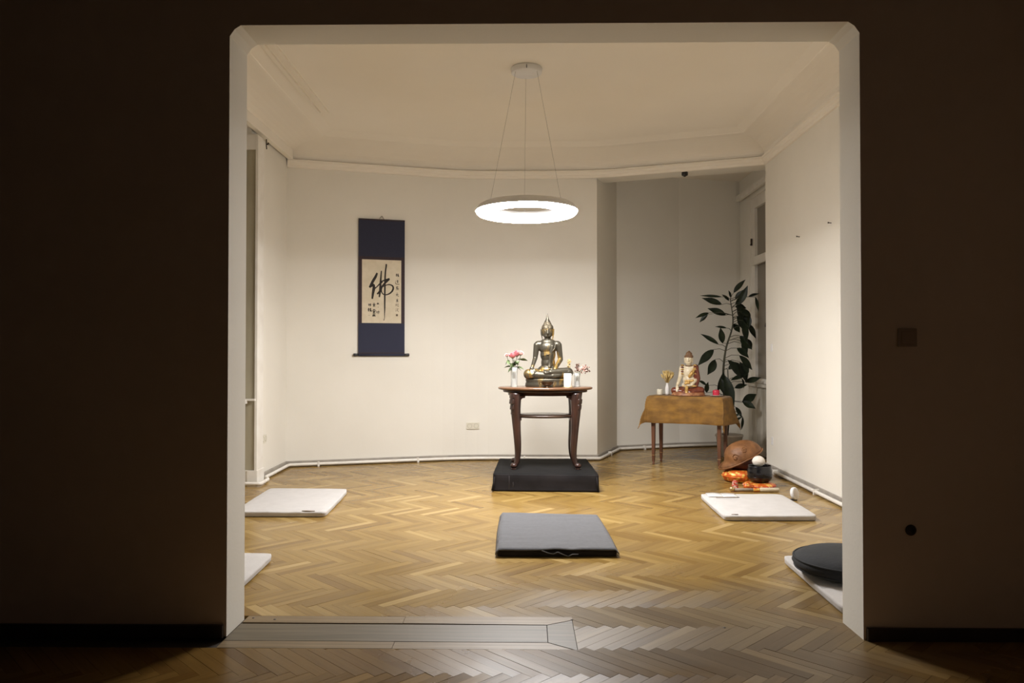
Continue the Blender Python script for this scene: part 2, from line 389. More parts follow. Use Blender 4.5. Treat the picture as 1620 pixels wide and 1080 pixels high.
# ------------------------------------------------------------------ partition wall with the opening (corners cut off)
def opening_wall():
    c = 0.055; X0, X1, Z1 = -3.6, 3.9, 4.02
    hole = [(OX0,0),(OX0,OZ-c),(OX0+c*0.45,OZ-c*0.35),(OX0+c,OZ),(OX1-c,OZ),(OX1-c*0.45,OZ-c*0.35),(OX1,OZ-c),(OX1,0)]
    outer = [(X0,0),(X0,Z1),(X1,Z1),(X1,0)]
    # front and back faces as strips between hole and outer outline
    V = []; F = []
    H = len(hole)
    ring_o = [(X0,0),(X0,OZ-c),(X0,Z1),(OX0+c,Z1),(OX1-c,Z1),(X1,Z1),(X1,OZ-c),(X1,0)]
    for y in (YF0, YF1):
        o = len(V)
        V += [(x,y,z) for x,z in hole] + [(x,y,z) for x,z in ring_o]
        for i in range(H-1): F.append([o+i,o+i+1,o+H+i+1,o+H+i])
    o2 = 2*H
    for i in range(H-1):
        F.append([i,i+1,o2+i+1,o2+i]); F.append([H+i,H+i+1,o2+H+i+1,o2+H+i])
    F += [[0,H,o2+H,o2],[H-1,2*H-1,o2+2*H-1,o2+H-1]]
    me = mesh('wall_front', V, F)
    me.materials.append(M['plaster']); me.materials.append(M['plaster_hall'])
    for p in me.polygons:
        if all(abs(me.vertices[i].co.y-YF0) < 1e-5 for i in p.vertices): p.material_index = 1
    o = bpy.data.objects.new('wall_front', me); C.objects.link(o); return struct(o)
opening_wall()
for nm, x0, x1 in (('baseboard_front_left', -3.6, OX0-0.012), ('baseboard_front_right', OX1+0.012, 3.9)):
    struct(box(nm, (x0, YF0-0.022, 0.0), (x1, YF0-0.001, 0.062), 'skirting_dark', bev=0.004))

# ------------------------------------------------------------------ room shell
struct(box('ceiling', (-3.7, YF1-0.24, ZC), (3.9, 12.0, ZC+0.15), 'plaster_ceiling'))
wall_strip('wall_back', [PL, *PAs, PB, N1, N2, N3, (3.34, 11.55)], 0.22, 0, ZC, 'plaster')
# right wall, thick, with its free end beside the bay
struct(obj('wall_right', prism_mesh('wall_right', [PR0, PR, (3.50, 9.25), (3.50, YF1)], 0, ZC), 'plaster'))
# beam over the bay
bt = (Vector(PR)-Vector(PB)).normalized(); bn = Vector((-bt.y, bt.x))
hb = [PB, PR, tuple(Vector(PR)+bn*0.30), tuple(Vector(PB)+bn*0.30)]
struct(obj('trim_1', prism_mesh('trim_1', hb, 3.69, ZC), 'plaster'))
# left wall with a window recess between y 5.3 and 8.02
RX = -3.22
bm = bmesh.new()
add_box(bm, (-3.7, YF1, 0), (-2.865, 5.3, ZC)); add_box(bm, (-3.7, 5.3, 3.80), (-2.88, 8.02, ZC))
struct(obj('wall_left', from_bm('wall_left', bm), 'plaster'))
bm = bmesh.new(); add_box(bm, (-3.7, 5.3, 0), (RX, 8.02, 0.95))
for lo, hi in (((-3.7, 5.3, 3.62), (RX, 8.02, 3.80)),): add_box(bm, lo, hi)
struct(obj('wall_left_parapet', from_bm('wall_left_parapet', bm), 'plaster'))
struct(obj('wall_left_far', prism_mesh('wall_left_far', [(-3.7,8.02), (-2.89,8.02), PL, (-3.1,9.5), (-3.7,9.5)], 0, ZC), 'plaster'))

# ------------------------------------------------------------------ cornice: ledge, cove and ceiling fillets
cpath = [PL0, PL, *PAs, *bend(PA, PB, PR, 0.35, 5), PR, PR0]
ledge = [(0.0,3.685),(0.022,3.69),(0.026,3.715),(0.040,3.725),(0.045,3.755),(0.060,3.765),(0.060,3.782),(0.040,3.787),(0.012,3.792),(0.0,3.80)]
struct(sweep('trim_2', cpath[1:], ledge, 'plaster_ceiling'))
cove = [(0.0,3.795)] + [(0.012+0.44*(1-math.cos(a)), 3.80+0.165*math.sin(a)) for a in [PI/2*k/10 for k in range(11)]] + [(0.47,3.968),(0.475,3.972),(0.54,3.988),(0.60,4.001)]
cv = sweep('trim_3', cpath, cove, 'plaster_ceiling', scales=[1.15]+[1.1]*(len(cpath)-3)+[0.82])
struct(cv)
# two raised fillets on the ceiling along the left wall
for k, dx in enumerate((0.70, 0.79)):
    pth = offset_path([PL0,PL,PA,PB,PR,PR0], [dx,0.95,0.95,0.95,0.6])
    a, b = pth[0], pth[1]
    q = [(a.x-0.018, a.y), (b.x-0.018, b.y-0.4), (b.x+0.018, b.y-0.4), (a.x+0.018, a.y)]
    struct(obj('trim_%d' % (4+k), prism_mesh('trim_%d' % (4+k), q, 3.978, 4.001), 'plaster_ceiling'))

# ------------------------------------------------------------------ grey strips painted as gap shade, and the white pipes along the walls
bpath = [(-2.88,8.30), PL, *PAs, PB, N1, N2, N3]
sk = [(0.0,0.072),(0.014,0.072),(0.016,0.066),(0.016,0.0)]
struct(sweep('baseboard_shade_back', bpath, sk, 'shade_cord_grey'))  # grey strip stands in for the shaded gap between wall and pipe
struct(sweep('baseboard_shade_right', [(2.962,9.27), PR0], sk, 'shade_cord_grey'))  # same painted gap shade along the right wall
def pipe_run(pts, d, z, r, label, brackets):
    pth = [(p.x,p.y) for p in offset_path(pts, d)]
    t = thing('heating_pipe', label, 'pipe', (pth[0][0], pth[0][1], 0))
    o0 = Vector((pth[0][0], pth[0][1], 0))
    ctrl = []
    for i, p in enumerate(pth):
        p = Vector((p[0], p[1], z))
        if 0 < i < len(pth)-1:
            a = Vector((*pth[i-1], z)); b = Vector((*pth[i+1], z))
            for k in range(5):
                u = k/4; q0 = p+(a-p).normalized()*0.03; q1 = p+(b-p).normalized()*0.03
                ctrl.append((q0*(1-u)**2 + p*2*u*(1-u) + q1*u*u) - o0)
        else: ctrl.append(p-o0)
    tube('pipe_body', ctrl, r, 'white_paint', t, 10)
    for (i, u) in brackets:
        a, b = Vector((*pth[i], 0)), Vector((*pth[i+1], 0)); q = a.lerp(b, u)-o0; ang = math.atan2((b-a).y, (b-a).x)
        bm = bmesh.new(); add_box(bm, (-0.012,-r-0.004,0.0), (0.012,d+0.008,z+r+0.006), 0.003)
        obj('pipe_clip', from_bm('pipe_clip', bm), 'white_paint', t, loc=q, rot=(0,0,ang))
    return t
pipe_run([(-3.15,7.975), (-2.79,7.975), (-2.80,8.20), (-2.875,8.33), PL, *PAs, PB, N1, N2, (3.05,11.46)], 0.045, 0.030, 0.019, 'long white painted heating pipe bending round the foot of the back wall', [(4,0.2),(4,0.9),(12,0.5),(11,0.25),(13,0.4)])
pipe_run([(2.955,9.22), PR0], 0.045, 0.030, 0.019, 'straight white painted heating pipe along the foot of the right wall', [(0,0.08),(0,0.32),(0,0.6)])

# ------------------------------------------------------------------ window in the left recess: casing, panels, sashes
def window_left():
    w1 = struct(obj('window_1', from_bm('window_1', (lambda b: (add_box(b,(RX-0.06,5.3,0.95),(RX,5.38,3.62)), add_box(b,(RX-0.06,7.94,0.95),(RX,8.02,3.62)), add_box(b,(RX-0.06,5.38,3.54),(RX,7.94,3.62)), add_box(b,(RX-0.06,5.38,0.95),(RX,7.94,1.03)), add_box(b,(RX-0.06,5.38,2.60),(RX,7.94,2.70)), add_box(b,(RX-0.06,6.61,1.03),(RX,6.71,3.54)), b)[-1])(bmesh.new())), 'white_paint'))
    for y0, y1 in ((5.38,6.61),(6.71,7.94)):
        for z0, z1 in ((1.03,2.60),(2.70,3.54)):
            box('pane', (RX-0.04,y0,z0), (RX-0.034,y1,z1), 'window_glass', w1)
    # far reveal facing the camera: frame with a sunk panel, sill end
    box('sill', (RX,5.3,0.865), (-2.90,7.98,0.905), 'white_paint', w1, 0.006)
    box('reveal_panel', (RX+0.005,8.000,0.06), (-2.826,8.018,3.70), 'old_panel', w1)
    box('reveal_stile', (-2.830,7.985,0.02), (-2.802,8.02,3.72), 'white_paint', w1, 0.004)
    box('reveal_rail', (RX,7.988,3.56), (-2.830,8.02,3.72), 'white_paint', w1, 0.003)
    box('reveal_rail', (RX,7.988,0.02), (-2.830,8.02,0.16), 'white_paint', w1, 0.003)
    box('reveal_ledge', (RX,7.950,0.895), (-2.815,7.995,0.915), 'white_paint', w1, 0.003)
    box('casing', (-2.905,8.02,0.02), (-2.806,8.19,3.72), 'white_paint', w1, 0.006)
    box('casing_edge', (-2.905,8.19,0.02), (-2.840,8.26,3.72), 'white_paint', w1, 0.004)
    box('plinth', (-2.905,7.98,0.0), (-2.796,8.20,0.16), 'white_paint', w1, 0.004)
window_left()
box_p = box('curtain_pelmet', (-2.865,5.0,3.770), (-2.805,9.21,3.940), 'plaster_ceiling', bev=0.003)
tag(box_p, 'long white pelmet board under the cove above the left window', 'pelmet')
t = thing('curtain_hook', 'small dark iron curtain hook under the white pelmet board', 'hook', (-2.84, 8.35, 3.66))
tube('hook_rod', [(0,0,0.115),(0,0,0.05),(0.004,0,0.0)], 0.006, 'iron', t, 6)
tube('hook_bend', [(0.0,0,0.06),(0.02,-0.01,0.05),(0.03,-0.02,0.065)], 0.009, 'iron', t, 6)

# ------------------------------------------------------------------ bay window on the right
def window_bay():
    WX = 3.30
    bm = bmesh.new()
    add_box(bm, (WX,9.25,0), (3.6,11.56,0.93)); add_box(bm, (WX,9.25,3.62), (3.6,11.56,ZC)); add_box(bm, (WX,11.02,0.93), (3.6,11.56,3.62))
    struct(obj('wall_bay', from_bm('wall_bay', bm), 'plaster'))
    bm = bmesh.new()
    add_box(bm,(WX+0.015,10.84,0.97),(WX+0.09,11.02,3.62),0.004)
    add_box(bm,(WX+0.015,9.30,3.46),(WX+0.09,10.84,3.62),0.004)
    add_box(bm,(WX-0.02,9.30,2.66),(WX+0.09,10.86,2.76),0.006)
    add_box(bm,(WX-0.03,9.30,2.64),(WX+0.02,10.86,2.665),0.004)
    add_box(bm,(WX+0.03,10.22,0.97),(WX+0.09,10.34,2.66),0.004); add_box(bm,(WX+0.03,9.60,0.97),(WX+0.09,9.72,3.46),0.004)
    add_box(bm,(WX+0.03,9.30,0.97),(WX+0.09,10.84,1.04),0.004)
    w2 = struct(obj('window_2', from_bm('window_2', bm), 'white_paint'))
    box('pane', (WX+0.055,10.34,1.04),(WX+0.061,10.84,2.66),'window_glass',w2)
    box('pane', (WX+0.055,9.72,1.04),(WX+0.061,10.22,2.66),'window_glass',w2)
    box('pane', (WX+0.055,9.72,2.76),(WX+0.061,10.84,3.46),'window_glass',w2)
    box('sill', (WX-0.06,9.26,0.93),(WX+0.09,11.06,0.975),'old_paint',w2,0.005)
    for k in range(9):      # boarded parapet
        y0 = 9.27+k*0.20
        box('parapet_board', (WX-0.018,y0,0.06),(WX-0.001,y0+0.192,0.925),'old_paint',w2,0.003)
    box('rail', (WX-0.03,9.26,0.0),(WX,11.06,0.07),'old_paint',w2,0.003)
    t = thing('window_latch','dark iron latch high on the left frame of the bay window','latch',(WX-0.005,10.93,2.99))
    box('latch_plate',(-0.012,-0.008,-0.05),(0.012,0.008,0.05),'iron',t,0.002); tube('latch_arm',[(-0.01,0,-0.04),(-0.03,-0.05,-0.045)],0.008,'iron',t,6)
    t = thing('casement_fastener','small iron fastener on the lower sash of the bay window','fastener',(WX+0.025,10.28,1.80))
    box('handle_plate',(-0.01,-0.012,-0.07),(0.008,0.012,0.07),'iron',t,0.002); tube('handle_grip',[(-0.01,0,0.0),(-0.04,0,0.0),(-0.045,0,-0.05)],0.008,'iron',t,6)
    p = box('bay_pelmet',(WX-0.09,9.30,3.66),(WX-0.045,11.40,3.75),'white_paint',bev=0.004); tag(p,'short white pelmet board above the bay window','pelmet')
window_bay()

# ------------------------------------------------------------------ the dark room on the camera's side; unseen shell set to steer light
struct(box('ceiling_hall', (-3.6,-3.0,3.9),(3.9,YF0,4.02),'hall_dimmed'))
struct(box('wall_unseen_shade_left', (-2.90,-3.0,0),(-2.72,YF0,4.0),'hall_shade_dark'))  # unseen, pulled in close and dark to shade the partition's left side
struct(box('wall_unseen_bounce_right', (2.78,-3.0,0),(2.95,YF0,4.0),'plaster_hall'))  # unseen, pulled in close and pale to bounce lamp light onto the partition
struct(box('wall_hall_back', (-3.75,-3.15,0),(4.05,-3.0,4.0),'hall_dimmed'))

# ------------------------------------------------------------------ floor: herringbone parquet, plank by plank
floor = struct(box('floor', (-3.75,-3.15,-0.12),(4.05,12.0,-0.016),'subfloor'))
PLn, PW = 0.418, 0.0600
S2 = math.sqrt(2)
Y0ROW = 3.594
TX = 0.13; TY0, TY1 = 3.605, 4.045
def uv2w(u, v): return Vector(((u-v)/S2, (u+v)/S2 + Y0ROW))
def clip(poly, f):
    out = []
    for i in range(len(poly)):
        a, b = poly[i], poly[(i+1) % len(poly)]; fa, fb = f(a), f(b)
        if fa >= 0: out.append(a)
        if fa*fb < 0: out.append(a + (b-a)*(fa/(fa-fb)))
    return out
def area(p): return abs(sum(p[i].x*p[(i+1)%len(p)].y-p[(i+1)%len(p)].x*p[i].y for i in range(len(p))))/2
rf = random.Random(11)
planks = []     # (polygon in world, origin, angle, whole, rnd)
XA, XB, YA, YB = -3.3, 3.35, 1.6, 11.7
for j in range(-8, 30):
    for k in range(-70, 75):
        for kind in (0, 1):
            if kind == 0: u0, v0, du, dv = k*PW+j*PLn, -k*PW+j*PLn, PLn, PW
            else: u0, v0, du, dv = PLn-PW+k*PW+j*PLn, PW-k*PW+j*PLn, PW, PLn
            c = uv2w(u0+du/2, v0+dv/2)
            if not (XA < c.x < XB and YA < c.y < YB): continue
            poly = [uv2w(u0,v0), uv2w(u0+du,v0), uv2w(u0+du,v0+dv), uv2w(u0,v0+dv)]
            xs = [p.x for p in poly]; ys = [p.y for p in poly]
            pieces = []
            inside = clip(clip(clip(poly, lambda p: 0.262-p.x), lambda p: p.y-TY0), lambda p: TY1-p.y)
            if len(inside) < 3 or area(inside) < 2e-5: pieces = [(poly, True)]
            else:
                for pp in (clip(poly, lambda p: TY0-p.y), clip(poly, lambda p: p.y-TY1), clip(clip(clip(poly, lambda p: p.x-0.262), lambda p: p.y-TY0), lambda p: TY1-p.y)):
                    if len(pp) > 2 and area(pp) > 4e-5: pieces.append((pp, False))
            for pp, whole in pieces:
                planks.append((pp, c, PI/4 if kind == 0 else 3*PI/4, whole))
def seen_size(pl):
    c = sum(pl[0], Vector((0,0)))/len(pl[0])
    if c.y < 3.28: return 0
    px = 826+1200*c.x/c.y
    if not (-10 < px < 1630): return 0
    if c.y < YF0 and not (300 < px < 1500): return 0.0001      # lost in the shade of the partition
    if c.y > YF0 and not (380 < px < 1345): return 0
    if c.y > YF0 and not (OX0 < c.x*YF0/c.y and c.x*YF0/c.y < OX1): return 0
    return area(pl[0])/c.y**3
planks.sort(key=seen_size, reverse=True)
def plank_geo(pp, c, ang, g=0.0002, ch=0.0006):
    """local verts (origin c, x along the plank), faces and uv"""
    ca, sa = math.cos(-ang), math.sin(-ang)
    loc = [Vector(((p.x-c.x)*ca-(p.y-c.y)*sa, (p.x-c.x)*sa+(p.y-c.y)*ca)) for p in pp]
    if sum(loc[i].x*loc[(i+1)%len(loc)].y-loc[(i+1)%len(loc)].x*loc[i].y for i in range(len(loc))) < 0: loc.reverse()
    n = len(loc); cc = sum(loc, Vector((0,0)))/n
    def inset(d):
        r = []
        for i in range(n):
            a, b, e = loc[i-1], loc[i], loc[(i+1)%n]
            t1, t2 = (b-a).normalized(), (e-b).normalized(); n1, n2 = Vector((-t1.y,t1.x)), Vector((-t2.y,t2.x))
            m_ = n1+n2; q = max(m_.dot(n1), 0.4)
            r.append(b + m_*(d/q))
        return r
    A, B = inset(g), inset(g+ch)
    V = [(p.x,p.y,-0.016) for p in A]+[(p.x,p.y,-0.0008) for p in A]+[(p.x,p.y,0.0) for p in B]
    F = [[i,(i+1)%n,n+(i+1)%n,n+i] for i in range(n)]+[[n+i,n+(i+1)%n,2*n+(i+1)%n,2*n+i] for i in range(n)]+[list(range(2*n,3*n))]
    return V, F
def uv_from_xy(me, off=None):
    uvl = me.uv_layers.new(name='UVMap')
    for lp in me.loops:
        co = me.vertices[lp.vertex_index].co; uvl.data[lp.index].uv = (co.x, co.y)
NIND = 298
c0 = Vector((0,0)); Vw, Fw = plank_geo([Vector((-PLn/2,-PW/2)),Vector((PLn/2,-PW/2)),Vector((PLn/2,PW/2)),Vector((-PLn/2,PW/2))], c0, 0)
me_plank = bpy.data.meshes.new('parquet_plank'); me_plank.from_pydata(Vw, [], Fw); me_plank.update(); uv_from_xy(me_plank); me_plank.materials.append(M['parquet'])
for pl in planks[:NIND]:
    pp, c, ang, whole = pl
    if whole: me = me_plank
    else:
        V, F = plank_geo(pp, c, ang); me = bpy.data.meshes.new('parquet_plank'); me.from_pydata(V,[],F); me.update(); uv_from_xy(me); me.materials.append(M['parquet'])
    o = bpy.data.objects.new('parquet_plank', me); C.objects.link(o); o.parent = floor
    o.location = (c.x, c.y, rf.uniform(-0.0006,0.0004)); o.rotation_euler = (rf.gauss(0,0.005), rf.gauss(0,0.0015), ang)
V, F, U, Rn = [], [], [], []
for pl in planks[NIND:]:
    pp, c, ang, whole = pl
    v, f = plank_geo(pp, c, ang); o = len(V); rr = rf.random(); dz = rf.uniform(-0.0006,0.0003); tx, ty = rf.gauss(0,0.004), rf.gauss(0,0.0012)
    ca, sa = math.cos(ang), math.sin(ang)
    for x, y, z in v:
        V.append((c.x+x*ca-y*sa, c.y+x*sa+y*ca, z+dz+(y*tx+x*ty if z > -0.01 else 0))); U.append((x,y)); Rn.append(rr)
    F += [[i+o for i in q] for q in f]
me = bpy.data.meshes.new('parquet_planks'); me.from_pydata(V,[],F); me.update()
uvl = me.uv_layers.new(name='UVMap')
for lp in me.loops: uvl.data[lp.index].uv = U[lp.vertex_index]
at = me.attributes.new('rnd','FLOAT','POINT'); at.data.foreach_set('value', Rn)
o = obj('parquet_planks', me, 'parquet', floor); o['kind'] = 'stuff'
# threshold: old boards on the left half of the opening, a shaped end piece
def board(poly, m, z=0.0, bev=0.0015):
    cx = sum(p[0] for p in poly)/len(poly); cy = sum(p[1] for p in poly)/len(poly)
    bm = bmesh.new(); vs = [bm.verts.new((p[0]-cx,p[1]-cy,z)) for p in poly]; fc = bm.faces.new(vs)
    r = bmesh.ops.extrude_face_region(bm, geom=[fc]); bmesh.ops.translate(bm, vec=(0,0,-0.018), verts=[g for g in r['geom'] if isinstance(g,bmesh.types.BMVert)])
    o = obj('threshold_board', from_bm('threshold_board', bm), m, floor, loc=(cx,cy,0)); return o
board([(-1.455,3.607),(-0.62,3.607),(-0.62,3.692),(-1.455,3.696)], 'board_tan', 0.0)
board([(-0.618,3.607),(0.235,3.607),(0.122,3.690),(-0.618,3.692)], 'board_tan', -0.0005)
board([(-1.455,3.699),(0.122,3.694),(0.124,3.922),(-1.455,3.926)], 'board_grey', 0.0005)
board([(-1.455,3.946),(-0.62,3.942),(-0.62,4.042),(-1.455,4.042)], 'board_tan', 0.0005)
board([(-0.618,3.942),(0.128,3.929),(0.235,3.987),(0.262,4.002),(0.262,4.044),(-0.618,4.043)], 'board_tan', 0.001)
board([(0.126,3.695),(0.248,3.607),(0.260,3.607),(0.260,4.0),(0.238,3.985),(0.128,3.926)], 'board_grey', -0.0005)
# small dark knots, nail holes
for x, y in ((-1.42,4.01),(0.26,4.005),(1.03,3.90),(-1.30,3.99)):
    nl = lathe('nail_head', [(0.0,0.0022),(0.006,0.0020),(0.008,0.0)], 'iron', floor, 10, loc=(x,y,0.0005))

# ------------------------------------------------------------------ ring lamp
LX, LY, LZ = 0.04, 6.90, 2.69
def ring_lamp():
    t = thing('ring_pendant_lamp','white circular ring pendant lamp, lit, hanging on thin wires','lamp',(LX,LY,LZ))
    def torus(name, prof, m):
        V, F = [], []; S = 72; n = len(prof)
        for k in range(S):
            a = 2*PI*k/S
            for r, z in prof: V.append((r*math.cos(a), r*math.sin(a), z))
        for k in range(S):
            for j in range(n):
                F.append([k*n+j, k*n+(j+1)%n, ((k+1)%S)*n+(j+1)%n, ((k+1)%S)*n+j])
        return obj(name, mesh(name, V, F, True), m, t)
    torus('diffuser', [(0.274,-0.010),(0.277,-0.014),(0.300,-0.019),(0.34,-0.028),(0.38,-0.036),(0.415,-0.039),(0.442,-0.033),(0.457,-0.019),(0.462,0.0),(0.40,0.002),(0.285,-0.002)], 'diffuser')
    torus('casing', [(0.271,-0.013),(0.285,0.045),(0.325,0.065),(0.405,0.065),(0.440,0.045),(0.470,0.003),(0.471,-0.001),(0.464,-0.001),(0.40,0.004),(0.285,0.0)], 'lamp_white')
    lathe('canopy', [(0,ZC-LZ),(0.140,ZC-LZ),(0.145,ZC-LZ-0.010),(0.139,ZC-LZ-0.045),(0.132,ZC-LZ-0.050),(0,ZC-LZ-0.050)], 'lamp_white', t, 48)
    for a in (PI/2+0.05, PI/2+2*PI/3, PI/2+4*PI/3-0.1):
        tube('suspension_wire', [(0.37*math.cos(a),0.37*math.sin(a),0.07),(0.115*math.cos(a),0.115*math.sin(a),ZC-LZ-0.045)], 0.0011, 'lamp_wire', t, 6)
        lathe('wire_gripper', [(0,0.085),(0.006,0.085),(0.008,0.07),(0.008,0.065)], 'lamp_white', t, 10, loc=(0.37*math.cos(a),0.37*math.sin(a),0))
    tube('power_cable', [(0.0,-0.142,ZC-LZ-0.014),(0.0,-0.140,ZC-LZ-0.046)], 0.004, 'iron', t, 6)
    return t
ring_lamp()

# ------------------------------------------------------------------ cushions and mats on the floor
def slab_mesh(name, cor, h, rings, n=22, wave=0.004, seed=0, org=None, drop=0.010):
    """soft slab over four floor corners (near-left, near-right, far-right, far-left); rings = [(grow, z)] of the edge"""
    cor = [Vector((c[0],c[1])) for c in cor]; cen = sum(cor, Vector((0,0)))/4
    org = Vector(org) if org else cen
    def pt(s, t): return cor[0].lerp(cor[1], s).lerp(cor[3].lerp(cor[2], s), t)
    V, F, idx = [], [], {}
    for j in range(n+1):
        for i in range(n+1):
            s, t = i/n, j/n
            # round the corners a little
            p = pt(s, t); cs = min(s,1-s); ct = min(t,1-t); q = max(0, 0.06-cs)*max(0, 0.06-ct)*(8 if drop > 0.005 else 2)
            p = p.lerp(cen, q)
            z = h + wave*(mnoise.noise(Vector((p.x*5+seed, p.y*5, seed)))+0.5*mnoise.noise(Vector((p.x*14, p.y*14+seed, 3.0)))) 
            e = min(cs, ct); z -= drop*max(0, 1-e/0.03)**2
            idx[i,j] = len(V); V.append((p.x-org.x, p.y-org.y, z))
    for j in range(n):
        for i in range(n): F.append([idx[i,j], idx[i+1,j], idx[i+1,j+1], idx[i,j+1]])
    edge = [(i,0) for i in range(n)]+[(n,j) for j in range(n)]+[(i,n) for i in range(n,0,-1)]+[(0,j) for j in range(n,0,-1)]
    prev = [idx[e] for e in edge]
    for g, z in rings:
        cur = []
        for e in edge:
            v = V[idx[e]]; p = Vector((v[0]+org.x, v[1]+org.y)); d = (p-cen); d = d.normalized()
            p2 = p + Vector((d.x*g, d.y*g)); w = 0.003*mnoise.noise(Vector((p.x*9, p.y*9, z*30+seed)))
            cur.append(len(V)); V.append((p2.x-org.x+d.x*w, p2.y-org.y+d.y*w, z))
        m_ = len(edge)
        for k in range(m_): F.append([prev[k], prev[(k+1)%m_], cur[(k+1)%m_], cur[k]])
        prev = cur
    F.append(prev)
    return mesh(name, V, F, True), cen
def white_mat(cor, label, seed, fold=None):
    t_me, cen = slab_mesh('meditation_mat', cor, 0.055, [(0.010,0.045),(0.013,0.030),(0.010,0.026),(0.012,0.014),(0.002,0.002)], seed=seed)
    t = thing('meditation_mat', label, 'mat', (cen.x, cen.y, 0), 0, 'white meditation mats')
    obj('mat_body', t_me, 'white_cotton', t)
    # stitched seam running round the edge
    pts = []
    cs = [Vector((c[0],c[1])) for c in cor]
    for a in range(4):
        for k in range(8):
            p = cs[a].lerp(cs[(a+1)%4], k/8); p = p.lerp(cen, 0.012); pts.append((p.x-cen.x, p.y-cen.y, 0.0455))
    pts.append(pts[0])
    return t
m1 = white_mat([(-2.46,6.47),(-1.680,6.465),(-1.745,7.55),(-2.52,7.58)], 'thick white cotton mat lying below the hanging scroll', 1)
m2 = white_mat([(1.690,6.365),(2.452,6.372),(2.475,7.32),(1.715,7.33)], 'white cotton mat on which the paper booklet lies', 5)
m3 = white_mat([(-2.45,4.16),(-1.655,4.15),(-1.690,5.12),(-2.45,5.14)], 'white cotton mat half hidden behind the left jamb, near the threshold', 9)
m4 = white_mat([(1.715,4.075),(2.50,4.09),(2.52,5.10),(1.745,5.11)], 'white cotton mat under the round black cushion', 13)
# a small fold of a label tape on the scroll side mat and a loop on the booklet mat
tube('loop_tape', [(0.22,-0.538,0.048),(0.27,-0.552,0.052),(0.33,-0.545,0.050)], 0.006, 'stick_grey', m1, 6)
tube('loop_tape', [(-0.335,-0.462,0.050),(-0.30,-0.468,0.052),(-0.28,-0.462,0.050)], 0.004, 'stick_grey', m2, 6)

# grey mat with a black underside
gc = [(-0.175,5.225),(0.655,5.24),(0.630,6.33),(-0.180,6.42)]
t_me, gcen = slab_mesh('mat_body', gc, 0.052, [(0.006,0.035),(0.008,0.012),(0.0,0.001)], seed=21, wave=0.002, drop=0.006)
t = thing('folded_mat', 'folded grey mat with black underside lying in front of the platform', 'mat', (gcen.x, gcen.y, 0))
obj('mat_body', t_me, 'mat_black', t)
def grey_cover():
    n = 40; V, F = [], []
    cor = [Vector(c) for c in gc]
    for j in range(n+1):
        for i in range(n+1):
            s, tt = i/n, j/n
            p = cor[0].lerp(cor[1], s).lerp(cor[3].lerp(cor[2], s), tt)
            d = (p-gcen).normalized()*0.010
            z = 0.060 + 0.0025*mnoise.noise(Vector((p.x*3, p.y*16, 1.0))) + 0.002*mnoise.noise(Vector((p.x*9,p.y*9,4.0)))
            # pinched crease by the near edge
            z += 0.007*math.exp(-((s-0.50)/0.09)**2-((tt-0.07)/0.06)**2) - 0.005*math.exp(-((s-0.62)/0.06)**2-((tt-0.03)/0.05)**2)
            if j == 0: z -= 0.007+0.004*math.sin(s*9); d = d*1.25
            if j == n: z -= 0.03
            if i in (0, n): z -= 0.030; d = d*1.6
            V.append((p.x+d.x-gcen.x, p.y+d.y-gcen.y, z))
    for j in range(n):
        for i in range(n): F.append([j*(n+1)+i, j*(n+1)+i+1, (j+1)*(n+1)+i+1, (j+1)*(n+1)+i])
    o = obj('grey_cover', mesh('grey_cover', V, F, True), 'grey_cloth', t)
    md = o.modifiers.new('thick','SOLIDIFY'); md.thickness = 0.005; md.offset = -1
grey_cover()
def fold_strip():
    y0 = gc[0][1]-gcen.y-0.018
    zz = [(-0.10,0.050),(-0.06,0.034),(-0.02,0.026),(0.01,0.040),(0.05,0.022),(0.082,0.012),(0.11,0.026),(0.15,0.026)]
    tube('fold_edge', [(x+0.0, y0-0.001*k, z) for k,(x,z) in enumerate(zz)], 0.0035, 'grey_cloth', t, 6)
fold_strip()

# round black cushion
t = thing('round_cushion', 'round black meditation cushion on the near right white mat', 'cushion', (1.985, 4.64, 0.063))
lathe('cushion_body', [(0,0.0),(0.20,0.0),(0.27,0.010),(0.316,0.036),(0.333,0.064),(0.322,0.092),(0.27,0.120),(0.17,0.138),(0.06,0.143),(0,0.143)], 'zafu', t, 48)
for r, z in ((0.322,0.092),(0.316,0.036)):
    tube('piping', [(r*1.004*math.cos(2*PI*k/48), r*1.004*math.sin(2*PI*k/48), z) for k in range(49)], 0.006, 'zafu', t, 6)

# black cloth covered platform
pc = [(-0.298,7.70),(0.770,7.655),(0.745,8.86),(-0.265,8.86)]
t_me, pcen = slab_mesh('cloth_cover', pc, 0.172, [(0.003,0.164),(0.006,0.10),(0.006,0.05),(0.010,0.02),(0.014,0.002)], seed=31, wave=0.003, drop=0.003)
t_me.materials.append(M['black_cloth']); t_me.materials.append(M['black_cloth_top'])
for p in t_me.polygons:
    if abs(p.normal.z) > 0.8: p.material_index = 1
t = thing('platform', 'low black cloth covered platform under the oval altar table', 'platform', (pcen.x, pcen.y, 0))
o = bpy.data.objects.new('cloth_cover', t_me); C.objects.link(o); o.parent = t
for a, b_ in (((-0.37,-0.618,0.165),(-0.372,-0.630,0.03)),((-0.33,-0.619,0.10),(-0.331,-0.628,0.055))):
    tube('crease', [a, ((a[0]+b_[0])/2+0.002, (a[1]+b_[1])/2-0.001, (a[2]+b_[2])/2), b_], 0.0012, 'scuff', t, 5)
tube('corner_fold', [(-0.520,-0.585,0.150),(-0.527,-0.592,0.08),(-0.538,-0.597,0.012)], [0.006,0.010,0.014], 'black_cloth', t, 8)
tube('corner_fold', [(0.510,-0.618,0.150),(0.517,-0.628,0.08),(0.522,-0.632,0.010)], [0.006,0.008,0.009], 'black_cloth', t, 8)

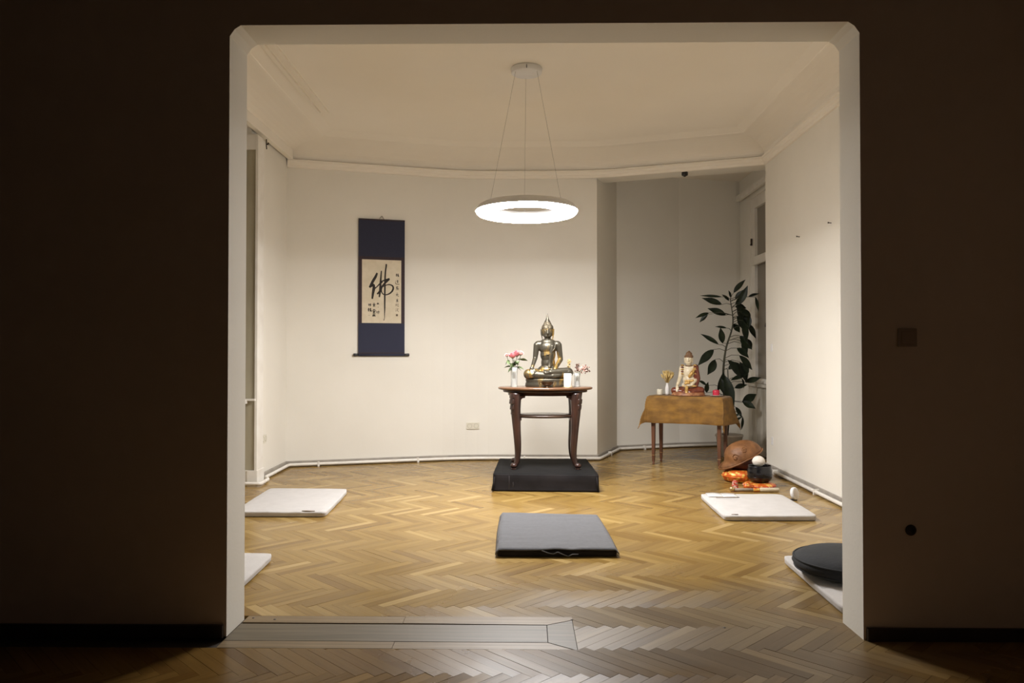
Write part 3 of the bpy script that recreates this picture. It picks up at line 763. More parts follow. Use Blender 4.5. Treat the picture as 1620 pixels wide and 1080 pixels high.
# ------------------------------------------------------------------ oval altar table
TXC, TYC, TZ0 = 0.248, 8.22, 0.174
def altar_table():
    t = thing('oval_table', 'dark oval wooden table with curved legs standing on the black platform', 'table', (TXC,TYC,TZ0))
    H = 0.860
    lathe('tabletop', [(0,H-0.030),(0.94,H-0.030),(0.985,H-0.024),(1.0,H-0.013),(0.992,H-0.004),(0.965,H),(0,H)], 'table_top', t, 64, sx=0.512, sy=0.335)
    lathe('apron', [(0,H-0.030),(0.90,H-0.030),(0.905,H-0.048),(0.885,H-0.056),(0.80,H-0.058),(0.79,H-0.088),(0,H-0.088)], 'table_wood', t, 64, sx=0.505, sy=0.330)
    lx, ly = 0.325, 0.205
    for sx in (-1,1):
        for sy in (-1,1):
            # swelling knee at the top, slender curve below
            ctrl = [(0.316,0.80,0.058),(0.319,0.74,0.060),(0.319,0.68,0.056),(0.317,0.60,0.051),(0.311,0.50,0.046),(0.304,0.38,0.040),(0.296,0.26,0.037),(0.294,0.17,0.033),(0.302,0.09,0.028),(0.318,0.045,0.024),(0.332,0.02,0.020)]
            pth = smoothpath(ctrl, 30)
            lg = tube('leg', [(sx*p[0], sy*p[0]*0.61, p[1]) for p in pth], [p[2] for p in pth], 'table_wood', t, 12)
            bf = lathe('ball_foot', [(0,0.0),(0.026,0.0),(0.028,0.008),(0.020,0.012),(0.030,0.020),(0.036,0.038),(0.030,0.056),(0.012,0.064),(0,0.065)], 'table_wood', lg, 20, loc=(sx*0.338, sy*0.338*0.61, 0))
            # carved leaf blocks on the knee
            for k, (zz, rr, w_) in enumerate(((0.775,0.352,0.055),(0.715,0.357,0.047),(0.655,0.352,0.042),(0.605,0.345,0.036))):
                bm = bmesh.new(); add_box(bm, (-0.020,-w_*0.8,-0.028), (0.012,w_*0.8,0.026), 0.008)
                obj('knee_carving', from_bm('knee_carving', bm, True), 'table_wood', lg, loc=(sx*rr, sy*rr*0.61, zz), rot=(0,sx*0.12,math.atan2(sy*0.61,sx)))
            # bracket where the leg meets the apron
            V = []; F = []; prof = [(0,0.0),(0.105,0.0),(0.098,-0.022),(0.072,-0.026),(0.045,-0.055),(0.025,-0.10),(0,-0.16)]
            for yy in (-0.018,0.018):
                V += [(-x*sx, yy, z) for x, z in prof]
            n = len(prof); F = [list(range(n)), list(range(n,2*n))]+[[i,(i+1)%n,n+(i+1)%n,n+i] for i in range(n)]
            obj('bracket', mesh('bracket', V, F), 'table_wood', lg, loc=(sx*0.318, sy*0.205, H-0.086))
    lathe('corner_block', [(0,0.0),(0.80,0.0),(0.83,0.012),(0.83,0.028),(0,0.028)], 'table_wood', t, 48, sx=0.47, sy=0.28, loc=(0,0,H-0.115)) if False else None
    # lower shelf between the legs
    lathe('shelf', [(0,-0.016),(0.97,-0.016),(1.0,-0.008),(1.0,0.004),(0.98,0.012),(0,0.012)], 'shelf_wood', t, 48, sx=0.345, sy=0.225, loc=(0,0,0.552))
    for sx in (-1,1):
        box('shelf_support', (sx*0.275-0.02,-0.17,0.508),(sx*0.275+0.02,0.17,0.537),'table_wood',t,0.008)
    return t
altar_table()
TT = TZ0+0.860          # height of the table top

# ------------------------------------------------------------------ seated bronze figure
def bronze_figure():
    t = thing('seated_statue', 'gilded bronze cross-legged seated statue with pointed crown on the oval table', 'statue', (0.278, 8.27, TT))
    k = 0.00084
    def P(x, y, d=0.0): return Vector(((x-342)*k, d, (1005-y)*k))
    pr = []
    # crossed legs: thighs out to the knees, shins folded in
    Lk, Rk = P(92,842,-0.10), P(600,820,-0.10)
    hipL, hipR = P(270,850,0.02), P(414,850,0.02)
    pr += [('c', hipL, Lk, 0.070, 0.056), ('c', hipR, Rk, 0.070, 0.054)]
    pr += [('c', Lk, P(400,862,-0.165), 0.052, 0.034), ('c', P(400,862,-0.165), P(480,855,-0.15), 0.034, 0.026)]
    pr += [('c', Rk, P(330,868,-0.150), 0.052, 0.036), ('c', P(590,800,-0.11), P(370,815,-0.175), 0.040, 0.028), ('c', P(370,815,-0.175), P(310,830,-0.17), 0.026, 0.018)]
    pr += [('e', P(342,860,-0.05), (0.19,0.12,0.050))]
    # trunk: hips, waist, chest
    pr += [('e', P(342,800,0.0), (0.115,0.085,0.07)), ('e', P(346,700,0.0), (0.077,0.064,0.10)), ('e', P(344,590,-0.005), (0.084,0.068,0.10)), ('e', P(342,500,-0.008), (0.100,0.073,0.082))]
    pr += [('c', P(218,462,0.005), P(468,462,0.005), 0.042, 0.042), ('e', P(342,430,0.0), (0.085,0.055,0.040))]
    pr += [('c', P(340,440,0.0), P(340,360,0.0), 0.038, 0.034)]
    # arms
    pr += [('c', P(200,470,0.0), P(178,640,0.0), 0.036, 0.026), ('c', P(178,640,0.0), P(142,745,-0.10), 0.026, 0.019), ('e', P(134,778,-0.135), (0.026,0.020,0.032))]
    pr += [('c', P(482,470,0.0), P(508,655,0.02), 0.036, 0.028), ('c', P(508,655,0.02), P(430,775,-0.10), 0.028, 0.021), ('e', P(380,788,-0.13), (0.050,0.028,0.016))]
    # fingers: right hand reaching down over the knee, left hand lying in the lap
    for i, dx in enumerate((-21,-8,5,17)):
        ln = (38,48,50,40)[i]
        pr.append(('c', P(136+dx,795,-0.150), P(138+dx*1.1,795+ln,-0.170), 0.0085, 0.0062))
        pr.append(('c', P(138+dx*1.1,795+ln,-0.170), P(140+dx*1.1,795+ln+32,-0.166), 0.0065, 0.005))
    pr.append(('c', P(160,775,-0.14), P(178,812,-0.155), 0.009, 0.007))
    for i in range(4):
        pr.append(('c', P(350,782+i*9,-0.130-0.012*i), P(292-4*i,790+i*8,-0.150-0.010*i), 0.009, 0.0065))
    pr.append(('c', P(395,775,-0.15), P(352,768,-0.155), 0.009, 0.007))
    # head
    pr += [('e', P(338,292,-0.005), (0.062,0.066,0.080)), ('e', P(338,340,-0.020), (0.044,0.046,0.038)), ('e', P(338,330,-0.062), (0.010,0.010,0.016)), ('c', P(338,265,-0.067), P(338,318,-0.084), 0.0075, 0.0115)]
    pr += [('c', P(318,352,-0.058), P(358,352,-0.058), 0.007, 0.007), ('e', P(312,288,-0.060), (0.017,0.007,0.006)), ('e', P(364,288,-0.060), (0.017,0.007,0.006)), ('c', P(292,272,-0.055), P(330,268,-0.068), 0.006, 0.005), ('c', P(346,268,-0.068), P(384,272,-0.055), 0.005, 0.006)]
    for sx in (-1,1):
        x0 = 338+sx*76
        pr += [('c', P(x0,268,0.0), P(x0,330,0.004), 0.012, 0.010), ('c', P(x0,330,0.004), P(338+sx*68,385,0.0), 0.008, 0.006)]
    body = obj('body', blob_mesh('body', pr, 0.0036, 3), 'bronze', t)
    # hair cap and pointed finial
    hair = [('e', P(338,243,0.0), (0.066,0.072,0.050)), ('e', P(338,205,0.0), (0.046,0.050,0.044))]
    o = obj('hair_cap', blob_mesh('hair_cap', hair, 0.004, 4), mat('bronze_hair', (0.13,0.11,0.075), (0.24,0.20,0.14), 0.4, 60, metal=0.8, bump=0.8, bscale=140), t)
    z0 = (1005-200)*k
    lathe('finial', [(0.046,z0-0.015),(0.040,z0+0.012),(0.031,z0+0.034),(0.020,z0+0.052),(0.012,z0+0.072),(0.007,z0+0.095),(0.0015,z0+0.122),(0,z0+0.123)], M['bronze'], t, 20, loc=((338-342)*k,0,0))
    # sash over the shoulder, robe edge across the chest
    sash = smoothpath([(400,470,-0.078),(385,540,-0.079),(372,620,-0.076),(365,700,-0.073),(360,755,-0.083)], 16)
    tube('sash', [P(*p) for p in sash], [0.016]*17, 'bronze', t, 8, flat=0.35)
    rb = smoothpath([(440,440,-0.048),(420,520,-0.074),(350,590,-0.079),(262,600,-0.058)], 14)
    tube('robe_edge', [P(*p) for p in rb], 0.004, 'bronze', t, 6)
    # lotus-less drum pedestal: flared plate, recessed waist
    lathe('pedestal', [(0,0.0),(0.97,0.0),(1.0,0.008),(0.985,0.035),(0.955,0.055),(0.975,0.066),(0.985,0.078),(0.96,0.088),(0,0.088)], 'bronze', t, 48, sx=0.247, sy=0.165, loc=(0,-0.03,0))
    nar = lathe('pedestal_recess', [(0,0.012),(0.80,0.012),(0.82,0.020),(0.82,0.040),(0.80,0.046),(0,0.046)], 'black_plastic', t, 40, sx=0.247, sy=0.174, loc=(0,-0.035,0))
    return t
bronze_figure()

# ------------------------------------------------------------------ things on the oval table
t = thing('pillar_candle', 'tall thick white pillar candle standing on the oval table', 'candle', (0.482, 8.04, TT))
lathe('candle_plate', [(0,0.0),(0.060,0.0),(0.064,0.004),(0.058,0.006),(0,0.006)], 'brass', t, 32)
lathe('candle_wax', [(0,0.006),(0.041,0.006),(0.043,0.010),(0.043,0.140),(0.040,0.147),(0.030,0.146),(0.018,0.138),(0,0.137)], 'white_wax', t, 32)
tube('wick', [(0,0,0.136),(0.001,0,0.150)], 0.0015, 'ink', t, 6)
t = thing('offering_bowl', 'small dark bronze footed bowl in front of the bronze statue', 'bowl', (0.262, 7.985, TT))
lathe('bowl_body', [(0,0.0),(0.036,0.0),(0.038,0.006),(0.022,0.014),(0.024,0.020),(0.046,0.030),(0.058,0.046),(0.060,0.060),(0.064,0.064),(0.058,0.064),(0.050,0.044),(0.02,0.032),(0,0.030)], 'dark_bronze', t, 32)
for sx in (-1,1):
    tube('bowl_handle', smoothpath([(sx*0.058,0,0.050),(sx*0.080,0,0.058),(sx*0.078,0,0.038),(sx*0.052,0,0.034)], 12), 0.005, 'dark_bronze', t, 6)

def cut_glass_vase(loc, h, r, label):
    t = thing('glass_vase', label, 'vase', loc)
    V, F = [], []; S = 48
    prof = [(0.90,0.0),(0.95,0.02),(0.86,0.10),(0.80,0.45),(0.86,0.75),(1.05,1.0),(0.98,1.0),(0.78,0.75),(0.70,0.45),(0.72,0.12),(0.0,0.10)]
    for pr_, z in prof:
        for k in range(S):
            a = 2*PI*k/S; fl = 1.0 + (0.03*math.cos(a*12) if z > 0.05 and pr_ > 0.79 else 0)
            V.append((pr_*r*fl*math.cos(a), pr_*r*fl*math.sin(a), z*h))
    n = len(prof)
    for j in range(n-1):
        for k in range(S): F.append([j*S+k, j*S+(k+1)%S, (j+1)*S+(k+1)%S, (j+1)*S+k])
    F.append(list(range(S))[::-1])
    obj('vase_body', mesh('vase_body', V, F, True), 'glass', t)
    # cut star ornament on the side
    for k in range(5):
        a = -PI/2; zz = h*(0.42+0.07*k)
        obj('cut_ornament', tube_mesh('cut_ornament', [(-0.35*r*(1 if k%2 else -1), -0.80*r, zz), (0, -0.87*r, zz+0.02), (0.35*r*(1 if k%2 else -1), -0.80*r, zz)], 0.0022, 6), 'ink_faint', t)
    return t
VA = (-0.088, 8.16, TT); VB = (0.595, 8.24, TT)
cut_glass_vase(VA, 0.212, 0.040, 'tall cut glass vase holding pink roses, left of the bronze statue')
cut_glass_vase(VB, 0.145, 0.034, 'small glass vase holding dried flowers, right of the bronze statue')
def leaf_mesh(name, length, width, bend=0.2, fold=0.25, n=8, wave=0.0):
    """blade along +x, tip drooping"""
    V, F = [], []
    for i in range(n+1):
        s = i/n; wv = width/2*(max(0.0, math.sin(PI*s**0.9))**0.9*(1.0-0.35*max(0,s-0.6)/0.4) if 0 < s < 1 else 0.0)+0.0006
        x = length*s*(1-0.12*bend*s); z = -bend*length*s*s*0.5 + wave*math.sin(s*9)*width
        for q in (-1,-0.5,0,0.5,1):
            V.append((x, q*wv, z + abs(q)*wv*fold))
    for i in range(n):
        for q in range(4): F.append([i*5+q, i*5+q+1, (i+1)*5+q+1, (i+1)*5+q])
    return mesh(name, V, F, True)
def aim(d, roll=0.0):
    d = Vector(d).normalized()
    y = Vector((0,0,1)).cross(d)
    if y.length < 1e-3: y = Vector((0,1,0))
    y.normalize(); z = d.cross(y)
    m = Matrix((d, y, z)).transposed()
    return (m @ Matrix.Rotation(roll, 3, 'X')).to_euler()
rr = random.Random(5)
def rose_bloom(name, r, m, parent, loc, tilt):
    bm = bmesh.new()
    for layer, (cnt, rad, hh, opn) in enumerate(((3,0.35,1.0,0.1),(4,0.6,0.95,0.35),(5,0.85,0.85,0.7),(6,1.05,0.70,1.1))):
        for k in range(cnt):
            a0 = 2*PI*k/cnt + layer*0.7; vs = []
            for i in range(5):
                u = i/4-0.5
                row = []
                for j in range(5):
                    v = j/4; a = a0 + u*2*PI/cnt*1.35*(0.55+0.45*math.sin(PI*min(1,v*0.9+0.1)))
                    R_ = r*rad*(0.35+0.65*math.sin(v*PI/2)) + r*0.20*opn*max(0,v-0.6)**1.0
                    z = r*(-0.7 + 1.5*hh*v*(1-0.25*opn*v)) - r*0.20*abs(u)*v
                    row.append(bm.verts.new((R_*math.cos(a), R_*math.sin(a), z)))
                vs.append(row)
            for i in range(4):
                for j in range(4): bm.faces.new((vs[i][j], vs[i+1][j], vs[i+1][j+1], vs[i][j+1]))
    o = obj(name, from_bm(name, bm, True), m, parent, loc=loc, rot=tilt)
    return o
roses = [((-0.075,0.0,0.345),0.026,'rose_pale','pale half open pink rose leaning furthest left in the glass vase'),
         ((-0.015,-0.03,0.340),0.042,'rose_pink','pink rose blooming low at the middle of the bouquet'),
         ((0.030,0.01,0.362),0.045,'rose_pink','deepest pink rose blooming at the top of the bouquet'),
         ((0.070,-0.01,0.366),0.034,'rose_pale','pale pink rose leaning right, towards the bronze statue')]
for (p, r, m, lab) in roses:
    t = thing('rose', lab, 'flower', (VA[0],VA[1],VA[2]), 0, 'roses in the glass vase')
    pt = smoothpath([(p[0]*0.15,p[1]*0.15,0.035),(p[0]*0.30,p[1]*0.3,0.19),(p[0]*0.8,p[1]*0.8,0.275),(p[0],p[1],p[2]-r*0.7)], 12)
    tube('stem', pt, 0.0028, 'stem_green', t, 6)
    rose_bloom('bloom', r, m, t, p, (rr.uniform(0.2,0.5), p[0]*4, 0))
    lathe('sepal', [(0,-r*0.95),(r*0.25,-r*0.8),(r*0.42,-r*0.55),(r*0.5,-r*0.3)], 'green_leaf', t, 10, loc=p)
    for k in range(5):
        base = Vector(pt[5+k]) ; a = rr.uniform(0, 2*PI) if k else (PI if p[0] < 0 else 0)
        d = Vector((math.cos(a)*1.0, math.sin(a)*0.7-0.25, rr.uniform(-0.7,0.35)))
        obj('leaf', leaf_mesh('leaf', rr.uniform(0.06,0.095), rr.uniform(0.036,0.050), 0.5), 'green_leaf', t, loc=base, rot=aim(d, rr.uniform(-0.8,0.8)))
sprigs = [((-0.085,0.10,0.285),'dry_flower','spike','tall dried yellow flower spike leaning towards the white candle'),
          ((0.005,0,0.240),'dry_dark','spike','slim dark dried flower spike in the small glass vase'),
          ((0.055,-0.01,0.205),'dry_pink','bunch','dried pink blossom sprig in the small glass vase'),
          ((0.100,0.01,0.200),'dry_dark','bunch','dried dark blossom sprig leaning furthest right in the small vase')]
for (p, m, kind, lab) in sprigs:
    t = thing('dried_flower', lab, 'flower', VB, 0, 'dried flowers in the small vase')
    pt = smoothpath([(p[0]*0.12,0,0.03),(p[0]*0.3,p[1]*0.3,0.135),(p[0]*0.75,p[1]*0.8,0.185),(p[0],p[1],p[2])], 12)
    tube('stem', pt, 0.0022, 'stem_green', t, 6)
    bm = bmesh.new()
    cnt = 46 if kind == 'spike' else 40
    for k in range(cnt):
        if kind == 'spike':
            u = k/cnt; c = Vector(pt[-1])+Vector((rr.gauss(0,0.010), rr.gauss(0,0.010), -0.10*u*(1.2 if p[0]<0 else 0.8)+0.006))
        else: c = Vector(pt[-1])+Vector((rr.gauss(0,0.025), rr.gauss(0,0.018), rr.gauss(-0.008,0.022)))
        q = bmesh.ops.create_icosphere(bm, subdivisions=1, radius=rr.uniform(0.006,0.010)); bmesh.ops.translate(bm, vec=c, verts=q['verts'])
    obj('blossoms', from_bm('blossoms', bm, False), m, t)
    for k in range(3):
        a = rr.uniform(0,2*PI)
        obj('leaf', leaf_mesh('leaf', 0.04, 0.014, 0.4), 'dry_flower' if k else 'green_leaf', t, loc=pt[4+k], rot=aim((math.cos(a),math.sin(a)-0.2,0.5)))

# ------------------------------------------------------------------ hanging scroll on the left part of the back wall
wd = (Vector(PA)-Vector(PL)).normalized(); wang = math.atan2(wd.y, wd.x); wn_ = Vector((wd.y,-wd.x))
def on_back(s, z, off):
    p = Vector(PL)+wd*s+wn_*off; return (p.x, p.y, z)
def scroll():
    SC = 1.158; Z0, Z1 = 1.375, 3.09; HW = 0.292
    t = thing('hanging_scroll', 'indigo hanging scroll with black brush calligraphy on cream paper', 'scroll', on_back(SC, 0, 0.0), wang)
    Y = -0.022
    def slab(name, x0, x1, z0, z1, y, th, m, par=t): return box(name, (x0,y-th,z0),(x1,y,z1), m, par)
    slab('mount', -HW, HW, Z0, Z1, Y, 0.003, 'indigo')
    slab('upper_mount', -HW+0.002, HW-0.002, 2.585, Z1-0.004, Y-0.003, 0.0012, 'indigo')
    slab('border', -HW+0.002, -0.2475, Z0+0.40, 2.62, Y-0.003, 0.0022, 'brocade_dark')
    slab('border', 0.2475, HW-0.002, Z0+0.40, 2.62, Y-0.003, 0.0022, 'brocade_dark')
    slab('border', -0.2475, 0.2475, 2.582, 2.62, Y-0.003, 0.0022, 'brocade_dark')
    slab('border', -HW+0.002, HW-0.002, Z0+0.008, Z0+0.030, Y-0.003, 0.0018, 'brocade_dark')
    PX, PZ0, PZ1 = 0.2475, 1.778, 2.582
    pap = slab('paper', -PX, PX, PZ0, PZ1, Y-0.003, 0.0024, 'paper')
    tube('top_rod', [(-HW,Y-0.002,Z1),(HW,Y-0.002,Z1)], 0.010, 'brocade_dark', t, 10)
    rl = tube('roller', [(-HW+0.002,Y-0.004,Z0),(HW-0.002,Y-0.004,Z0)], 0.017, 'indigo', t, 12)
    for s in (-1,1):
        tube('roller_knob', [(s*(HW-0.004),Y-0.004,Z0),(s*(HW+0.018),Y-0.004,Z0),(s*(HW+0.045),Y-0.004,Z0),(s*(HW+0.060),Y-0.004,Z0)], [0.015,0.016,0.019,0.017], 'black_plastic', rl, 12)
    tube('hanging_cord', [(-0.035,Y-0.004,Z1+0.004),(-0.018,Y-0.003,Z1+0.030),(-0.004,Y+0.004,Z1+0.048),(0.004,Y+0.004,Z1+0.048),(0.014,Y-0.003,Z1+0.030),(0.03,Y-0.004,Z1+0.004)], 0.005, 'shade_cord_grey', t, 6)
    # brush strokes: (x, y, half width) read off a 560 x 910 grid of the sheet, left-top origin at (70, 90)
    yk = Y-0.0058
    def stroke(name, pts, m='ink', n=22, par=pap):
        P = smoothpath(pts, n) if len(pts) > 2 else [tuple(a+(b-a)*i/4 for a, b in zip(pts[0], pts[1])) for i in range(5)]
        q = [(Vector((-PX+(x-70)/560*2*PX, PZ1-(y-90)/910*(PZ1-PZ0))), w_/560*2*PX) for x, y, w_ in P]
        V, F = [], []
        for i, (p, w_) in enumerate(q):
            tg = (q[min(i+1,len(q)-1)][0]-q[max(i-1,0)][0]); tg = tg.normalized() if tg.length > 1e-9 else Vector((1,0)); nn = Vector((-tg.y,tg.x))
            a, b = p+nn*w_, p-nn*w_
            V += [(a.x,yk,a.y),(b.x,yk,b.y)]
        for i in range(len(q)-1): F.append([2*i,2*i+1,2*i+3,2*i+2])
        return V, F
    def strokes(name, lst, m):
        V, F = [], []
        for s in lst:
            v, f = stroke('', s); o = len(V); V += v; F += [[i+o for i in x] for x in f]
        ob = obj(name, mesh(name, V, F), m, pap)
        md = ob.modifiers.new('t','SOLIDIFY'); md.thickness = 0.0004; md.offset = 0
        return ob
    big = [[(284,280,12),(262,335,18),(222,405,19),(178,492,14)],
           [(172,485,12),(205,470,14),(238,440,15)],
           [(236,445,14),(238,500,20),(226,570,18),(215,655,12)],
           [(232,520,10),(275,485,8),(325,432,9),(362,410,9)],
           [(345,248,8),(338,330,11),(332,430,15),(328,520,16),(316,628,10)],
           [(342,520,12),(308,560,13),(284,585,10)],
           [(412,148,10),(414,172,11),(402,260,11),(396,400,12),(394,560,12),(393,700,11),(393,800,9),(391,870,6),(390,925,4),(380,962,5)],
           [(340,405,9),(385,385,10),(425,372,13),(462,358,11)],
           [(462,362,11),(420,400,14),(380,440,13),(348,490,12),(345,540,8),(365,580,8),(400,592,8),(445,582,9),(490,550,12),(515,500,13),(505,462,11),(465,444,9),(420,450,7),(360,480,6)]]
    strokes('large_character', big, 'ink')
    def glyph(cx, cy, segs, s=1.0, w_=3.2):
        return [[(cx+a*s*1.15,cy+b*s*1.1,w_*1.3),(cx+c*s*1.15,cy+d*s*1.1,w_)] for a,b,c,d in segs]
    g1 = [(-15,-18,-4,-22),(-18,-6,-2,-8),(-9,-20,-11,14),(-15,2,-5,8),(2,-18,18,-20),(9,-24,7,16),(0,-4,20,-2),(14,0,20,16)]
    g2 = [(-22,-15,-18,-8),(-24,2,-19,24),(-6,-20,14,-22),(4,-26,4,6),(-6,-8,16,-8),(-4,4,14,4),(-20,24,28,28)]
    g3 = [(-10,-20,12,-22),(-8,-18,-10,4),(-8,-8,12,-8),(-10,4,14,2),(14,2,8,22),(-12,14,-8,20),(0,12,2,18)]
    g4 = [(-8,-20,8,-22),(-16,-4,16,-6),(-4,-4,-12,18),(4,-4,4,16),(4,16,22,18)]
    g5 = [(-2,-24,2,-18),(-12,-10,14,-12),(-10,0,12,0),(1,-12,0,14),(-16,16,18,14)]
    g6 = [(-16,-16,-6,-18),(-14,-14,-16,12),(-10,-2,-2,-4),(4,-16,16,-18),(8,-14,6,14),(6,14,20,12)]
    g7 = [(-18,-14,-12,-20),(-14,-4,-18,16),(-2,-18,16,-20),(6,-18,0,6),(4,2,20,20)]
    for gy, g, w_ in ((310,g1,4.2),(405,g2,3.4),(495,g3,3.6),(588,g4,3.2),(672,g5,3.4),(740,g6,2.6),(815,g7,2.4)): strokes('small_character', glyph(572, gy, g, 1.0, w_), 'ink')
    k1 = [(-16,-4,16,-6),(0,-16,0,14),(-2,-2,-16,12),(2,-2,16,12)]
    k2 = [(-12,-14,12,-15),(-18,0,18,-2),(0,-2,-2,22),(-10,10,12,8),(-14,22,14,22)]
    k3 = [(-12,-14,-8,14),(-16,0,0,-4),(4,-16,4,16),(-2,-6,16,-8),(0,6,14,4)]
    for gx, gy, g, sc_, w_ in ((296,722,k1,0.9,3.2),(300,772,[(-4,-3,4,3)],1,3),(298,845,k3,1.4,3.0),(242,735,k2,1.0,4.0),(242,828,k2,1.25,5.0),(240,890,k1,1.2,5.0),(183,742,k3,1.2,4.0),(178,818,g1,1.2,5.0),(172,892,[(-10,-4,-4,0),(4,-4,10,0)],1,2.5)):
        strokes('signature_character', glyph(gx,gy,g,sc_,w_), 'ink')
    # square seal at the foot of the right column
    bm = bmesh.new(); 
    def seal(x, y, s, nm):
        V, F = stroke('', [(x,y-s,s),(x,y+s,s)]); return strokes(nm, [[(x,y-s,s),(x,y+s,s)]], 'ink_faint')
    bm.free(); seal(568, 883, 14, 'seal_stamp')
scroll()

# ------------------------------------------------------------------ wall sockets and small fittings
def socket(loc, rz, n, label, m='socket_white', face='socket_inner', hole='socket_dark', w_=0.085, group=None):
    t = thing('wall_socket', label, 'socket', loc, rz, group)
    hw = w_*n/2
    box('cover_plate', (-hw,-0.014,-0.043),(hw,-0.001,0.043), m, t, 0.004)
    for k in range(n):
        cx = -hw+w_*(k+0.5)
        r_ = lathe('socket_insert', [(0.031,0.004),(0.031,0.0),(0.028,-0.001),(0.024,0.003),(0.022,0.010),(0,0.010)], face, t, 28, loc=(cx,-0.0155,0), rot=(-PI/2,0,0))
        for dx in (-0.0095,0.0095):
            lathe('pin_hole', [(0,0.0005),(0.0060,0.0005),(0.0060,-0.001),(0,-0.001)], hole, r_, 10, loc=(dx,0,0.0092))
        for dy in (-1,1):
            box('earth_clip', (-0.003,-0.002,0.002),(0.003,0.002,0.010), hole, r_, loc=(0,dy*0.021,0))
    return t
ab = (Vector(PB)-Vector(PA)).normalized()
sa_, sb_ = [(Vector(a), Vector(b)) for a, b in zip(PAs, PAs[1:]) if a[0] <= -0.645 <= b[0]][0]
sy_ = sa_.y+(sb_.y-sa_.y)*(-0.645-sa_.x)/(sb_.x-sa_.x)
socket((-0.645, sy_, 0.447), math.atan2((sb_-sa_).y,(sb_-sa_).x), 2, 'cream double wall socket low on the back wall left of the platform')
socket((-2.876, 8.40, 0.446), PI/2+0.03, 2, 'white double wall socket low on the left wall by the window casing')
t = thing('motion_sensor', 'small black sensor fixed under the beam of the bay', 'sensor', (2.06, 9.61, 3.69), math.atan2(bt.y,bt.x))
lathe('sensor_body', [(0,0.0),(0.036,0.0),(0.040,-0.006),(0.040,-0.036),(0.034,-0.046),(0,-0.046)], 'black_plastic', t, 20)
lathe('sensor_lens', [(0.020,-0.046),(0.018,-0.054),(0.008,-0.060),(0,-0.061)], 'black_plastic', t, 16)
def wall_nail(x, y, z, label):
    t = thing('wall_nail', label, 'nail', (x,y,z))
    tube('nail_shaft', [(0.004,0,0.0),(-0.028,0,0.004)], 0.004, 'iron', t, 6); tube('nail_tip', [(-0.027,0,0.004),(-0.033,0,0.0045)], 0.008, 'iron', t, 8)
wall_nail(2.945, 8.08, 2.632, 'small nail in the right wall, the one nearer the bay')
wall_nail(2.937, 7.23, 2.632, 'small nail in the right wall, the one nearer the right jamb')
for z, lab in ((1.46,'small white wall plate on the end of the right wall, the upper one'),(0.36,'small white wall plate on the end of the right wall, the lower one')):
    t = thing('blank_plate', lab, 'wall plate', (2.9595, 9.02, z))
    box('plate', (-0.011,-0.028,-0.045),(-0.001,0.028,0.045), 'lamp_white', t, 0.003); box('plate_screw', (-0.014,-0.006,-0.006),(-0.010,0.006,0.006), 'lamp_white', t)
# dark room side: switch and socket on the right part of the partition
t = thing('light_switch', 'dark square light switch on the shaded wall right of the opening', 'switch', (1.885, YF0-0.001, 1.475))
box('switch_plate', (-0.045,-0.012,-0.045),(0.045,0.0,0.045), 'switch_brown', t, 0.005); box('switch_rocker', (-0.030,-0.017,-0.030),(0.030,-0.012,0.030), 'switch_brown', t, 0.003)
t = thing('round_wall_socket', 'small round dark wall outlet on the shaded wall near the floor', 'socket', (1.897, YF0-0.001, 0.535))
lathe('outlet_plate', [(0,0.016),(0.014,0.016),(0.022,0.010),(0.027,0.003),(0.027,0.0),(0,0.0)], 'skirting_dark', t, 24, rot=(PI/2,0,0))
lathe('outlet_hole', [(0,0.018),(0.012,0.018),(0.012,0.014),(0,0.014)], 'black_plastic', t, 16, rot=(PI/2,0,0))

# ------------------------------------------------------------------ side table in the bay
SR = math.atan2(-0.40, 0.725); SXC, SYC, SH = 2.085, 9.52, 0.862
def side_table():
    t = thing('side_table', 'slim wooden side table with tapered legs under the mustard cloth', 'table', (SXC,SYC,0), SR)
    box('tabletop', (-0.455,-0.205,SH-0.024),(0.455,0.205,SH), 'side_wood', t, 0.004)
    box('apron', (-0.43,-0.165,SH-0.12),(0.43,0.165,SH-0.024), 'side_wood', t, 0.003)
    for sx in (-1,1):
        for sy in (-1,1):
            V = []; F = []
            for z, h in ((0.035,0.0145),(0.118,0.017),(SH-0.03,0.026)):
                V += [(sx*0.413+a*h, sy*0.148+b*h, z) for a,b in ((-1,-1),(1,-1),(1,1),(-1,1))]
            F = [[0,1,2,3],[8,9,10,11]]+[[j*4+i,j*4+(i+1)%4,(j+1)*4+(i+1)%4,(j+1)*4+i] for j in range(2) for i in range(4)]
            lg = obj('leg', mesh('leg', V, F), 'side_wood', t)
            lathe('foot', [(0,0),(0.014,0),(0.016,0.008),(0.011,0.02),(0.015,0.04),(0,0.04)], 'side_wood', lg, 14, loc=(sx*0.413,sy*0.148,0))
            box('collar', (sx*0.413-0.020,sy*0.148-0.020,0.113),(sx*0.413+0.020,sy*0.148+0.020,0.121), 'brass', lg, 0.002)
side_table()
